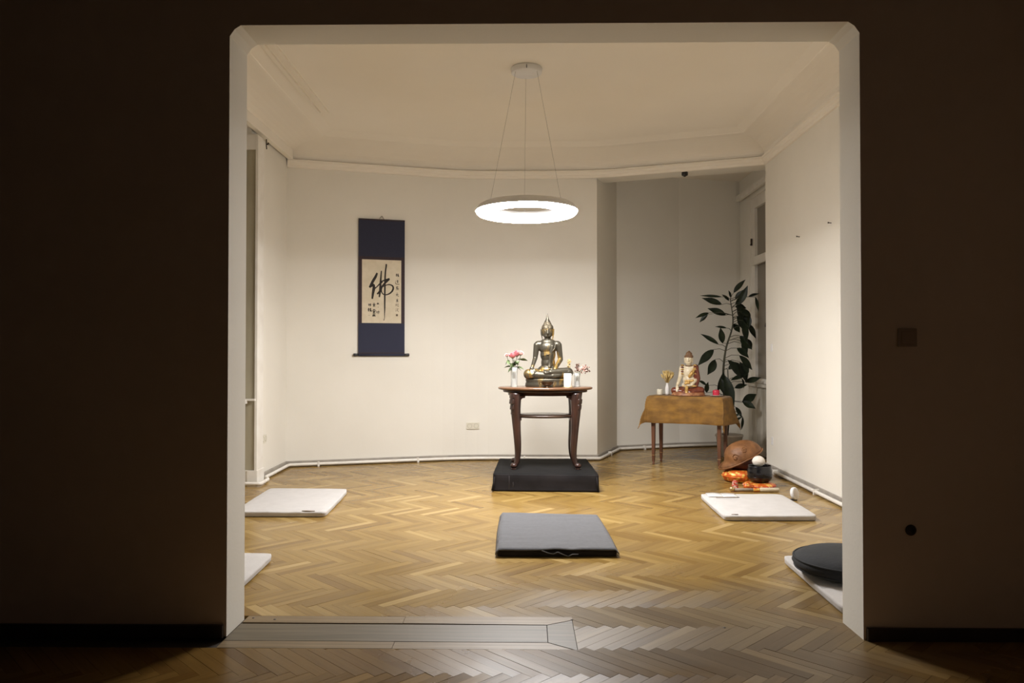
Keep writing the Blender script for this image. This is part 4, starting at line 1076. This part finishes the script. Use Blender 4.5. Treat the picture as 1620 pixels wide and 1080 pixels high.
def table_cloth():
    t = thing('table_cloth', 'mustard brown cloth draped over the side table in the bay', 'cloth', (SXC,SYC,SH), SR)
    hx, hy = 0.462, 0.212; drop = 0.335; nx, ny = 64, 44
    V, F = [], []
    def axis(i, n, h):
        u = -1+2*i/n; L_ = h+drop; s = u*L_
        return s
    for j in range(ny+1):
        for i in range(nx+1):
            s, q = axis(i,nx,hx), axis(j,ny,hy)
            a = max(0, abs(s)-hx); b = max(0, abs(q)-hy)
            x = math.copysign(min(abs(s),hx), s); y = math.copysign(min(abs(q),hy), q)
            hang = (a**3+b**3)**(1/3)
            rnd = 0.010*min(1, hang/0.02)
            wob = 0.010*math.sin(s*17+q*3)*min(1,hang/0.15) + 0.006*math.sin(s*41+1)*min(1,hang/0.2)
            x += math.copysign(rnd*(a>0) + (0.035 if s < 0 else 0.03+0.20*min(1,max(0,(q+hy)/(2*hy))))*a + (0.22 if s < 0 else 0.05)*min(a,b), s) + (wob*0.5 if a > 0 else 0)
            y += math.copysign(rnd*(b>0) + 0.10*b*0.35 + (0.22 if s < 0 else 0.05)*min(a,b), q) + (wob if b > 0 else 0)
            z = 0.004 - hang + 0.004*math.sin(s*6+0.5)*min(1,hang/0.2)
            if hang < 1e-5: z += 0.0008*mnoise.noise(Vector((s*12,q*12,0)))
            V.append((x,y,z))
    for j in range(ny):
        for i in range(nx): F.append([j*(nx+1)+i,j*(nx+1)+i+1,(j+1)*(nx+1)+i+1,(j+1)*(nx+1)+i])
    o = obj('cloth_sheet', mesh('cloth_sheet', V, F, True), 'mustard', t)
    md = o.modifiers.new('t','SOLIDIFY'); md.thickness = 0.002; md.offset = 1
    hem = [(V[i][0], V[i][1], V[i][2]+0.004) for i in list(range(nx+1))+[j*(nx+1)+nx for j in range(1,ny+1)]+[ny*(nx+1)+i for i in range(nx-1,-1,-1)]+[j*(nx+1) for j in range(ny-1,-1,-1)]]
    tube('hem', hem, 0.0035, 'mustard', t, 5)
table_cloth()
CT = SH+0.0075
def on_side(s, d):
    return (SXC+s*math.cos(SR)-d*math.sin(SR), SYC+s*math.sin(SR)+d*math.cos(SR), CT)
# small painted statue
def painted_figure():
    t = thing('painted_statue', 'small painted cross-legged statue in red and gold robe on the side table', 'statue', on_side(0.0, 0.0), SR*0.55)
    k = 0.000735
    def P(x, y, d=0.0): return Vector(((x-590)*k, d, (905-y)*k))
    body = [('e', P(585,300,0.0),(0.050,0.050,0.064)), ('e', P(585,350,-0.012),(0.036,0.038,0.030)), ('c', P(588,390,0.0),P(590,440,0.0),0.032,0.036),
            ('e', P(590,520,0.0),(0.088,0.058,0.085)), ('e', P(595,640,0.0),(0.080,0.060,0.090)), ('e', P(595,740,0.0),(0.10,0.075,0.055)),
            ('c', P(480,440,0.0),P(690,440,0.0),0.036,0.036),
            ('c', P(470,450,0.0),P(440,610,-0.010),0.032,0.025), ('c', P(440,610,-0.01),P(405,730,-0.085),0.025,0.018), ('e', P(402,765,-0.105),(0.018,0.013,0.030)),
            ('c', P(706,450,0.0),P(725,620,0.0),0.032,0.027), ('c', P(725,620,0.0),P(640,720,-0.085),0.026,0.019), ('e', P(600,735,-0.095),(0.036,0.020,0.011)),
            ('c', P(585,275,-0.048),P(585,318,-0.060),0.005,0.008), ('c', P(570,345,-0.046),P(600,345,-0.046),0.005,0.005),
            ('e', P(560,292,-0.044),(0.012,0.005,0.004)), ('e', P(610,292,-0.044),(0.012,0.005,0.004)),
            ('c', P(520,270,0.0),P(522,345,0.0),0.009,0.008), ('c', P(652,270,0.0),P(650,345,0.0),0.009,0.008)]
    for i, dx in enumerate((-14,-5,4,13)):
        body.append(('c', P(402+dx,780,-0.112),P(402+dx,835,-0.120),0.0062,0.0045))
    body.append(('c', P(420,755,-0.11),P(428,795,-0.115),0.006,0.005))
    for i in range(4): body.append(('c', P(575,730+i*7,-0.095-0.008*i),P(530,738+i*6,-0.105-0.008*i),0.006,0.0045))
    obj('body', blob_mesh('body', body, 0.0036, 4), 'skin_paint', t)
    obj('hair', blob_mesh('hair', [('e',P(587,248,0.008),(0.056,0.056,0.034)),('e',P(590,205,0.008),(0.040,0.040,0.034)),('e',P(592,170,0.008),(0.016,0.016,0.018)),('e',P(590,300,0.022),(0.046,0.036,0.06))],0.0034,4), 'statue_hair', t)
    legs = [('c',P(540,810,0.0),P(350,822,-0.06),0.050,0.042),('c',P(640,810,0.0),P(790,815,-0.06),0.052,0.046),('c',P(350,822,-0.06),P(620,850,-0.12),0.042,0.028),('c',P(790,815,-0.06),P(520,845,-0.125),0.046,0.028),('e',P(590,830,-0.03),(0.15,0.09,0.045))]
    obj('robe_skirt', blob_mesh('robe_skirt', legs, 0.0042, 5), 'statue_red', t)
    rs = [('c',P(695,440,0.0),P(728,620,0.0),0.041,0.038),('c',P(728,620,0.0),P(690,760,-0.02),0.038,0.034),('c',P(700,430,0.01),P(660,640,0.02),0.040,0.055),('e',P(690,560,0.02),(0.05,0.06,0.11))]
    obj('robe_sleeve', blob_mesh('robe_sleeve', rs, 0.004, 5), 'statue_red', t)
    gold = [('c',P(690,440,-0.035),P(640,530,-0.066),0.016,0.020),('c',P(640,530,-0.066),P(600,580,-0.066),0.022,0.018),('c',P(640,520,-0.062),P(670,500,-0.05),0.022,0.014),('c',P(540,660,-0.062),P(660,650,-0.066),0.014,0.014),('c',P(530,700,-0.07),P(600,690,-0.075),0.014,0.010),('c',P(500,745,-0.09),P(710,742,-0.09),0.010,0.010),('c',P(560,760,-0.11),P(560,850,-0.15),0.022,0.020)]
    obj('gold_trim', blob_mesh('gold_trim', gold, 0.0034, 3), 'statue_gold', t)
    for i in range(5):
        for sx, bx in ((-1,482),(1,690)):
            a = smoothpath([(bx-22,395+i*36,-0.020),(bx,388+i*36,-0.045),(bx+22,398+i*36,-0.030)],6)
            tube('collar_band', [P(*p) for p in a], 0.0085, 'statue_gold' if i%2==0 else 'statue_red', t, 6)
    cl = smoothpath([(530,395,-0.030),(590,402,-0.045),(650,392,-0.030)],8)
    tube('necklace', [P(*p) for p in cl], 0.0060, 'statue_hair', t, 6)
    lathe('pedestal', [(0,0),(0.97,0),(1.0,0.006),(0.96,0.016),(0.93,0.024),(0.97,0.034),(0.93,0.042),(0,0.042)], 'statue_base', t, 40, sx=0.212, sy=0.145, loc=(-0.008,-0.03,0))
painted_figure()
t = thing('small_candle', 'short cream candle at the left end of the side table', 'candle', on_side(-0.365,-0.04))
lathe('candle_wax', [(0,0),(0.034,0),(0.036,0.004),(0.036,0.066),(0.032,0.072),(0.020,0.069),(0,0.066)], 'cream_wax', t, 28); tube('wick', [(0,0,0.066),(0.001,0,0.080)], 0.0014, 'ink', t, 6)
bv = on_side(-0.280, 0.0)
t = thing('bud_vase', 'slim white ceramic bud vase beside the painted statue', 'vase', bv)
lathe('vase_body', [(0,0),(0.022,0),(0.026,0.02),(0.029,0.055),(0.025,0.095),(0.016,0.125),(0.014,0.140),(0.018,0.150),(0.014,0.150),(0.010,0.13),(0,0.12)], 'ceramic', t, 28)
t = thing('dried_grass', 'bunch of yellow dried grass ears in the white bud vase', 'dried grass', bv)
rg = random.Random(3)
for k in range(60):
    a = rg.uniform(0,2*PI); sp = rg.uniform(0.15,1.0)**0.7*0.095; hh = 0.315-0.05*(sp/0.095)**2+rg.uniform(-0.02,0.015)
    tip = Vector((math.cos(a)*sp, math.sin(a)*sp*0.7, hh)); base = Vector((rg.gauss(0,0.004),rg.gauss(0,0.004),0.13)); mid = base.lerp(tip,0.5)+Vector((0,0,0.01))
    tube('ear', [base, mid, base.lerp(tip,0.7), tip], [0.0018,0.0040,0.0105,0.0020], 'straw', t, 6)
rd = on_side(0.345,-0.03)
t = thing('candle_dish', 'shallow white dish under the red candle', 'dish', rd)
lathe('dish_body', [(0,0),(0.045,0),(0.078,0.010),(0.084,0.014),(0.078,0.013),(0.044,0.004),(0,0.004)], 'ceramic', t, 36)
lathe('dish_rim', [(0.080,0.0125),(0.086,0.0145),(0.082,0.0155)], 'ceramic', t, 36)
t = thing('red_candle', 'short crimson candle on the white dish', 'candle', (rd[0],rd[1],rd[2]+0.005))
lathe('candle_wax', [(0,0),(0.038,0),(0.041,0.004),(0.041,0.062),(0.036,0.070),(0.016,0.074),(0,0.072)], 'red_wax', t, 28); tube('wick', [(0,0,0.07),(0.001,0,0.090)], 0.0014, 'ink', t, 6)

# ------------------------------------------------------------------ tall plant in the corner of the bay
def plant():
    X0, Y0 = 2.80, 10.32
    t = thing('potted_plant', 'tall dark green leafy plant in a pale pot beside the bay window', 'plant', (X0,Y0,0))
    lathe('pot', [(0,0.0),(0.135,0.0),(0.142,0.01),(0.175,0.27),(0.186,0.275),(0.186,0.300),(0.170,0.300),(0.165,0.268),(0,0.262)], 'pot_white', t, 36)
    lathe('soil', [(0.0,0.270),(0.09,0.272),(0.164,0.266)], 'soil', t, 30)
    k = 0.0086/4.157                                   # metres per step of the reading grid
    def G(x, y, d=0.0): return Vector(((x/4.157+1090-826)/1200*(Y0+d)*1.0 - X0 - 0.004, d, 1.40-(y/4.157+430-558)/1200*(Y0+d)))
    st = smoothpath([(238,1075,0.0),(232,900,0.01),(225,780,0.0),(222,640,0.02),(240,500,0.0),(278,380,-0.02),(285,300,0.0),(268,180,0.02)], 40)
    pts = [G(*p) for p in st]
    stem = tube('stem', pts, [0.022-0.016*i/40 for i in range(41)], 'plant_stem', t, 8)
    st2 = smoothpath([(245,1075,0.03),(262,900,0.05),(255,760,0.06),(250,640,0.05)], 16)
    tube('stem', [G(*p) for p in st2], [0.014-0.008*i/16 for i in range(17)], 'plant_stem', t, 8)
    rp = random.Random(9)
    L = [((290,140),(362,50),36),((215,165),(80,153),17),((215,215),(90,170),40),((240,285),(128,238),44),((130,270),(46,295),25),((122,280),(66,328),26),
         ((245,370),(176,356),18),((218,470),(205,372),40),((192,478),(82,404),32),((160,510),(60,606),52),((168,575),(125,674),56),((112,745),(64,712),28),((110,792),(118,728),30),
         ((330,215),(380,95),42),((300,215),(372,150),34),((385,165),(454,140),24),((432,165),(456,256),21),((310,205),(352,322),60),((350,240),(398,335),52),((350,320),(380,458),46),
         ((385,340),(436,432),36),((285,345),(332,395),46),((310,500),(388,558),50),((330,450),(410,505),36),((325,548),(414,640),42),((250,578),(345,692),56),((330,590),(378,722),60),
         ((268,712),(382,664),28),((360,722),(464,694),36),((295,762),(372,738),40),((224,655),(188,792),42),((232,680),(290,880),58),((342,856),(438,800),52),((345,850),(428,892),42),
         ((300,885),(342,952),28),((255,995),(345,950),20),((345,948),(343,1036),22),((250,962),(332,930),20),((262,190),(222,150),22),((272,170),(262,125),18),((255,640),(300,600),34),((380,440),(412,505),28),((340,470),(382,530),44),
         ((320,310),(380,300),44),((345,360),(382,420),40),((300,230),(372,235),48),((330,260),(395,285),44),((310,290),(352,372),50),((355,255),(368,345),44),((352,300),(402,362),36),((300,180),(350,120),30),((350,600),(388,660),36),((290,590),(330,660),46),((340,700),(362,765),30),((205,700),(225,800),40),((250,740),(262,850),44),((280,640),(345,640),34),((395,290),(388,372),30),((330,420),(384,478),40)]
    for (b, e, w_) in L:
        d0 = rp.uniform(-0.16,0.16); d1 = d0 + rp.uniform(-0.10,0.06)
        B, E = G(b[0],b[1],d0), G(e[0],e[1],d1)
        v = E-B; ln = v.length; wd_ = w_*k*1.05
        me = leaf_mesh('leaf', ln*1.06, wd_, 0.22, 0.30, 9, 0.02)
        # turn the blade so that its face looks towards the room
        dr = v.normalized(); nrm = Vector((rp.uniform(-0.5,0.5), -1.0, rp.uniform(0.1,0.9))); nrm = (nrm-dr*nrm.dot(dr)).normalized(); yy = nrm.cross(dr)
        lf = obj('leaf', me, 'plant_leaf', t, loc=B, rot=Matrix((dr,yy,nrm)).transposed().to_euler())
        # leaf stalk back to the stem
        best = min(pts[6:], key=lambda q: (q-B).length + 0.6*max(0, q.z-B.z+0.02))
        mid = best.lerp(B,0.5)+Vector((0,0,0.03*min(1,(best-B).length*4)))
        if (best-B).length > 0.03: tube('leaf_stalk', [best, mid, B], [0.0045,0.0036,0.003], 'plant_stem', t, 5)
plant()

# ------------------------------------------------------------------ instruments on the floor by the right wall
def puff(name, R_, r_, h, m, parent, lobes=8):
    V, F = [], []; S = 48; prof = [(0,0.0),(0.55,0.0),(0.85,0.10),(1.0,0.42),(0.95,0.72),(0.75,0.95),(0.45,0.98),(0.2,0.86),(0,0.82)]
    for pr_, z in prof:
        for k in range(S):
            a = 2*PI*k/S; q = 1+0.035*math.cos(a*lobes)*(pr_ > 0.5)
            V.append((R_*pr_*q*math.cos(a), R_*pr_*q*math.sin(a), h*z))
    for j in range(len(prof)-1):
        for k in range(S): F.append([j*S+k, j*S+(k+1)%S, (j+1)*S+(k+1)%S, (j+1)*S+k])
    return obj(name, mesh(name, V, F, True), m, parent)
t = thing('brocade_cushion', 'puffy orange gold brocade cushion under the wooden fish drum', 'cushion', (2.375, 8.33, 0))
puff('cushion_body', 0.190, 0, 0.138, 'brocade', t)
tube('cushion_piping', [(0.192*math.cos(2*PI*i/40), 0.192*math.sin(2*PI*i/40), 0.066) for i in range(41)], 0.006, 'brocade', t, 6)
def interp(u, tb):
    for (a, va), (b, vb) in zip(tb, tb[1:]):
        if u <= b: return va+(vb-va)*(u-a)/(b-a)
    return tb[-1][1]
def wooden_fish():
    t = thing('wooden_fish_drum', 'brown carved wooden fish drum tilted on the orange cushion', 'drum', (2.40, 8.36, 0.130), 0.0)
    # upper shell: closed thick dome tilted to the right, with a long nose at the left
    V, F = [], []; S, T = 48, 16
    def shell(sc, zo):
        o = len(V)
        for j in range(T+1):
            ph = PI/2*j/T
            for k in range(S):
                a = 2*PI*k/S; r = math.cos(ph)
                x = 0.245*sc*r*math.cos(a); y = 0.185*sc*r*math.sin(a); z = 0.178*sc*math.sin(ph)+zo
                bq = max(0.0, -math.cos(a))**0.8; u = j/T
                bell = interp(u, [(0,1.20),(0.05,0.98),(0.12,0.84),(0.22,0.76),(0.4,0.68),(0.6,0.55),(0.8,0.34),(0.92,0.15),(1,0)])
                rb = r*(1-bq)+bell*bq
                x = 0.232*sc*rb*math.cos(a); y = 0.185*sc*r*math.sin(a); z -= 0.02*bq*(1-u)**3
                V.append((x,y,z))
        for j in range(T):
            for k in range(S): F.append([o+j*S+k,o+j*S+(k+1)%S,o+(j+1)*S+(k+1)%S,o+(j+1)*S+k])
        return o
    a0 = shell(1.0, 0.0); b0 = shell(0.90, -0.002)
    for k in range(S): F.append([a0+k, a0+(k+1)%S, b0+(k+1)%S, b0+k])
    up = obj('upper_shell', mesh('upper_shell', V, F, True), 'fish_wood', t, loc=(0.005,0,0.128), rot=(0.06,-0.42,0.0))
    lo = lathe('lower_body', [(0,-0.02),(0.09,-0.015),(0.160,0.02),(0.190,0.07),(0.180,0.12),(0.12,0.16),(0,0.175)], 'fish_inside', t, 36, loc=(0.03,0,0.0), sy=0.88)
    # carved scrolls and nose ridge
    def sp(x0, z0, s, turns):
        P = []
        for i in range(24):
            u = i/23; a = u*turns*2*PI; r = s*(1-u*0.85); x = x0+r*math.cos(a); z = z0+r*math.sin(a)
            q = max(0.02, 1-(x/0.247)**2-(z/0.180)**2); y = -0.187*math.sqrt(q)-0.001
            P.append((x,y,z))
        return P
    tube('carved_eye', sp(0.02,0.105,0.030,1.6), 0.004, 'fish_wood', up, 6)
    tube('carved_fin', sp(-0.10,0.075,0.036,1.2), 0.004, 'fish_wood', up, 6)
    tube('carved_rim', [(0.236*math.cos(a)*(1+0.16*max(0,-math.cos(a))**0.8), 0.189*math.sin(a), 0.003-0.02*max(0,-math.cos(a))**0.8) for a in [2*PI*i/48 for i in range(49)]], 0.009, 'fish_wood', up, 8)
wooden_fish()
t = thing('flat_brocade_cushion', 'flat orange brocade cushion under the black bowl gong', 'cushion', (2.475, 7.98, 0))
puff('cushion_body', 0.165, 0, 0.050, 'brocade', t, 6)
tube('cushion_piping', [(0.166*math.cos(2*PI*i/40), 0.166*math.sin(2*PI*i/40), 0.022) for i in range(41)], 0.005, 'red_cloth', t, 6)
t = thing('bowl_gong', 'shiny black bowl gong beside the wooden fish drum', 'gong', (2.492, 8.02, 0.0455))
lathe('bowl_body', [(0,0.0),(0.070,0.0),(0.100,0.012),(0.122,0.040),(0.130,0.080),(0.128,0.125),(0.120,0.158),(0.122,0.170),(0.118,0.176),(0.112,0.170),(0.112,0.155),(0.118,0.12),(0.118,0.08),(0.10,0.03),(0,0.02)], 'bowl_black', t, 48)
tube('bowl_band', [(0.1285*math.cos(2*PI*i/48),0.1285*math.sin(2*PI*i/48),0.060) for i in range(49)], 0.003, 'bowl_black', t, 6)
t = thing('padded_mallet', 'mallet with a round white padded head standing in the black bowl', 'mallet', (2.482, 8.02, 0.066))
pm = blob_mesh('mallet_head', [('e',Vector((0,0.0,0.196)),(0.066,0.062,0.058))], 0.006, 3)
obj('mallet_head', pm, 'felt_white', t)
tube('mallet_handle', [(0.035,0.035,0.006),(0.018,0.018,0.09),(0.003,0.003,0.165)], 0.009, 'stick_grey', t, 8)
tube('head_seam', [(0.0667*math.cos(2*PI*i/40),0.0627*math.sin(2*PI*i/40),0.196) for i in range(41)], 0.0018, 'felt_white', t, 5)
t = thing('gong_striker', 'long gong striker with cream wrapped end lying behind the right mat', 'striker', (2.10, 7.70, 0.022), -0.03)
tube('striker_shaft', [(0.03,0,0),(0.30,0,0)], 0.016, 'stick_grey', t, 10)
tube('wrapped_end', [(0.285,0,0),(0.295,0,0),(0.475,0,0.0),(0.485,0,0)], [0.016,0.0215,0.0215,0.014], 'stick_cream', t, 14)
obj('end_knob', blob_mesh('end_knob', [('e',Vector((0.015,0,0.006)),(0.030,0.025,0.026))], 0.004, 2), 'brass', t)
tube('brocade_wrap', [(0.225,0,0),(0.230,0,0),(0.285,0,0),(0.290,0,0)], [0.0165,0.0205,0.0205,0.0165], 'brocade', t, 12)
t = thing('brocade_bag', 'crumpled orange cloth pouch lying on the floor against the striker', 'pouch', (2.300, 7.80, 0), 0.4)
obj('pouch_body', blob_mesh('pouch_body', [('e',Vector((0,0,0.035)),(0.045,0.035,0.036)),('e',Vector((0.035,0,0.028)),(0.05,0.03,0.026)),('e',Vector((-0.01,0.0,0.062)),(0.025,0.02,0.022))],0.005,4), 'brocade', t)
tube('pouch_cord', [(0.026*math.cos(2*PI*i/20)-0.008, 0.022*math.sin(2*PI*i/20), 0.060) for i in range(21)], 0.004, 'red_cloth', t, 6)
t = thing('bell_tassel', 'red and white cloth tassel beside the end knob of the striker', 'tassel', (2.17, 7.79, 0))
obj('tassel_knot', blob_mesh('tassel_knot', [('e',Vector((0,0,0.075)),(0.030,0.026,0.028)),('e',Vector((0.0,0,0.045)),(0.034,0.030,0.030))],0.005,3), 'red_cloth', t)
lathe('tassel_skirt', [(0,0.05),(0.025,0.045),(0.040,0.02),(0.050,0.0),(0,0.0)], 'red_cloth', t, 16)

# small white round clock on the floor
t = thing('table_clock', 'small round white clock standing on the floor right of the mat', 'clock', (2.585, 7.26, 0), 0.55)
lathe('clock_case', [(0,0.018),(0.040,0.018),(0.046,0.012),(0.047,0.0),(0.045,-0.014),(0.036,-0.020),(0,-0.020)], 'lamp_white', t, 32, loc=(0,0,0.066), rot=(PI/2-0.2,0,0), sy=1.25)
lathe('clock_dial', [(0,0.0195),(0.034,0.0195),(0.036,0.0185)], 'clock_face', t, 28, loc=(0,0,0.066), rot=(PI/2-0.2,0,0), sy=1.25)
box('clock_foot', (-0.022,-0.012,0.0),(0.022,0.034,0.012), 'black_plastic', t, 0.003)

# booklet and pen on the right mat
t = thing('paper_booklet', 'thin open white booklet on the far corner of the right mat', 'booklet', (1.875, 7.18, 0.062), -0.06)
for k, (a, b_) in enumerate((((-0.135,-0.085),(0.0,0.085)),((0.0,-0.085),(0.135,0.085)))):
    V, F = [], []; n = 8
    for i in range(n+1):
        u = i/n; x = a[0]+(b_[0]-a[0])*u; d = abs(x)/0.135; z = 0.003+0.005*math.sin(PI*d)*(0.7 if k else 1.0)
        V += [(x,a[1],z),(x,b_[1],z),(x,a[1],0.0),(x,b_[1],0.0)]
    for i in range(n):
        o = i*4; F += [[o,o+4,o+5,o+1],[o+2,o+3,o+7,o+6],[o,o+2,o+6,o+4],[o+1,o+5,o+7,o+3]]
    F += [[0,1,3,2],[n*4,n*4+2,n*4+3,n*4+1]]
    obj('page_block', mesh('page_block', V, F, True), 'ceramic', t)
t = thing('pencil', 'dark pencil lying in front of the white booklet', 'pencil', (1.90, 7.055, 0.066), 0.05)
tube('pencil_body', [(-0.11,0,0),(0.09,0,0)], 0.0045, 'stick_grey', t, 6); tube('pencil_tip', [(0.09,0,0),(0.112,0,0)], [0.0045,0.0008], 'ink', t, 6)
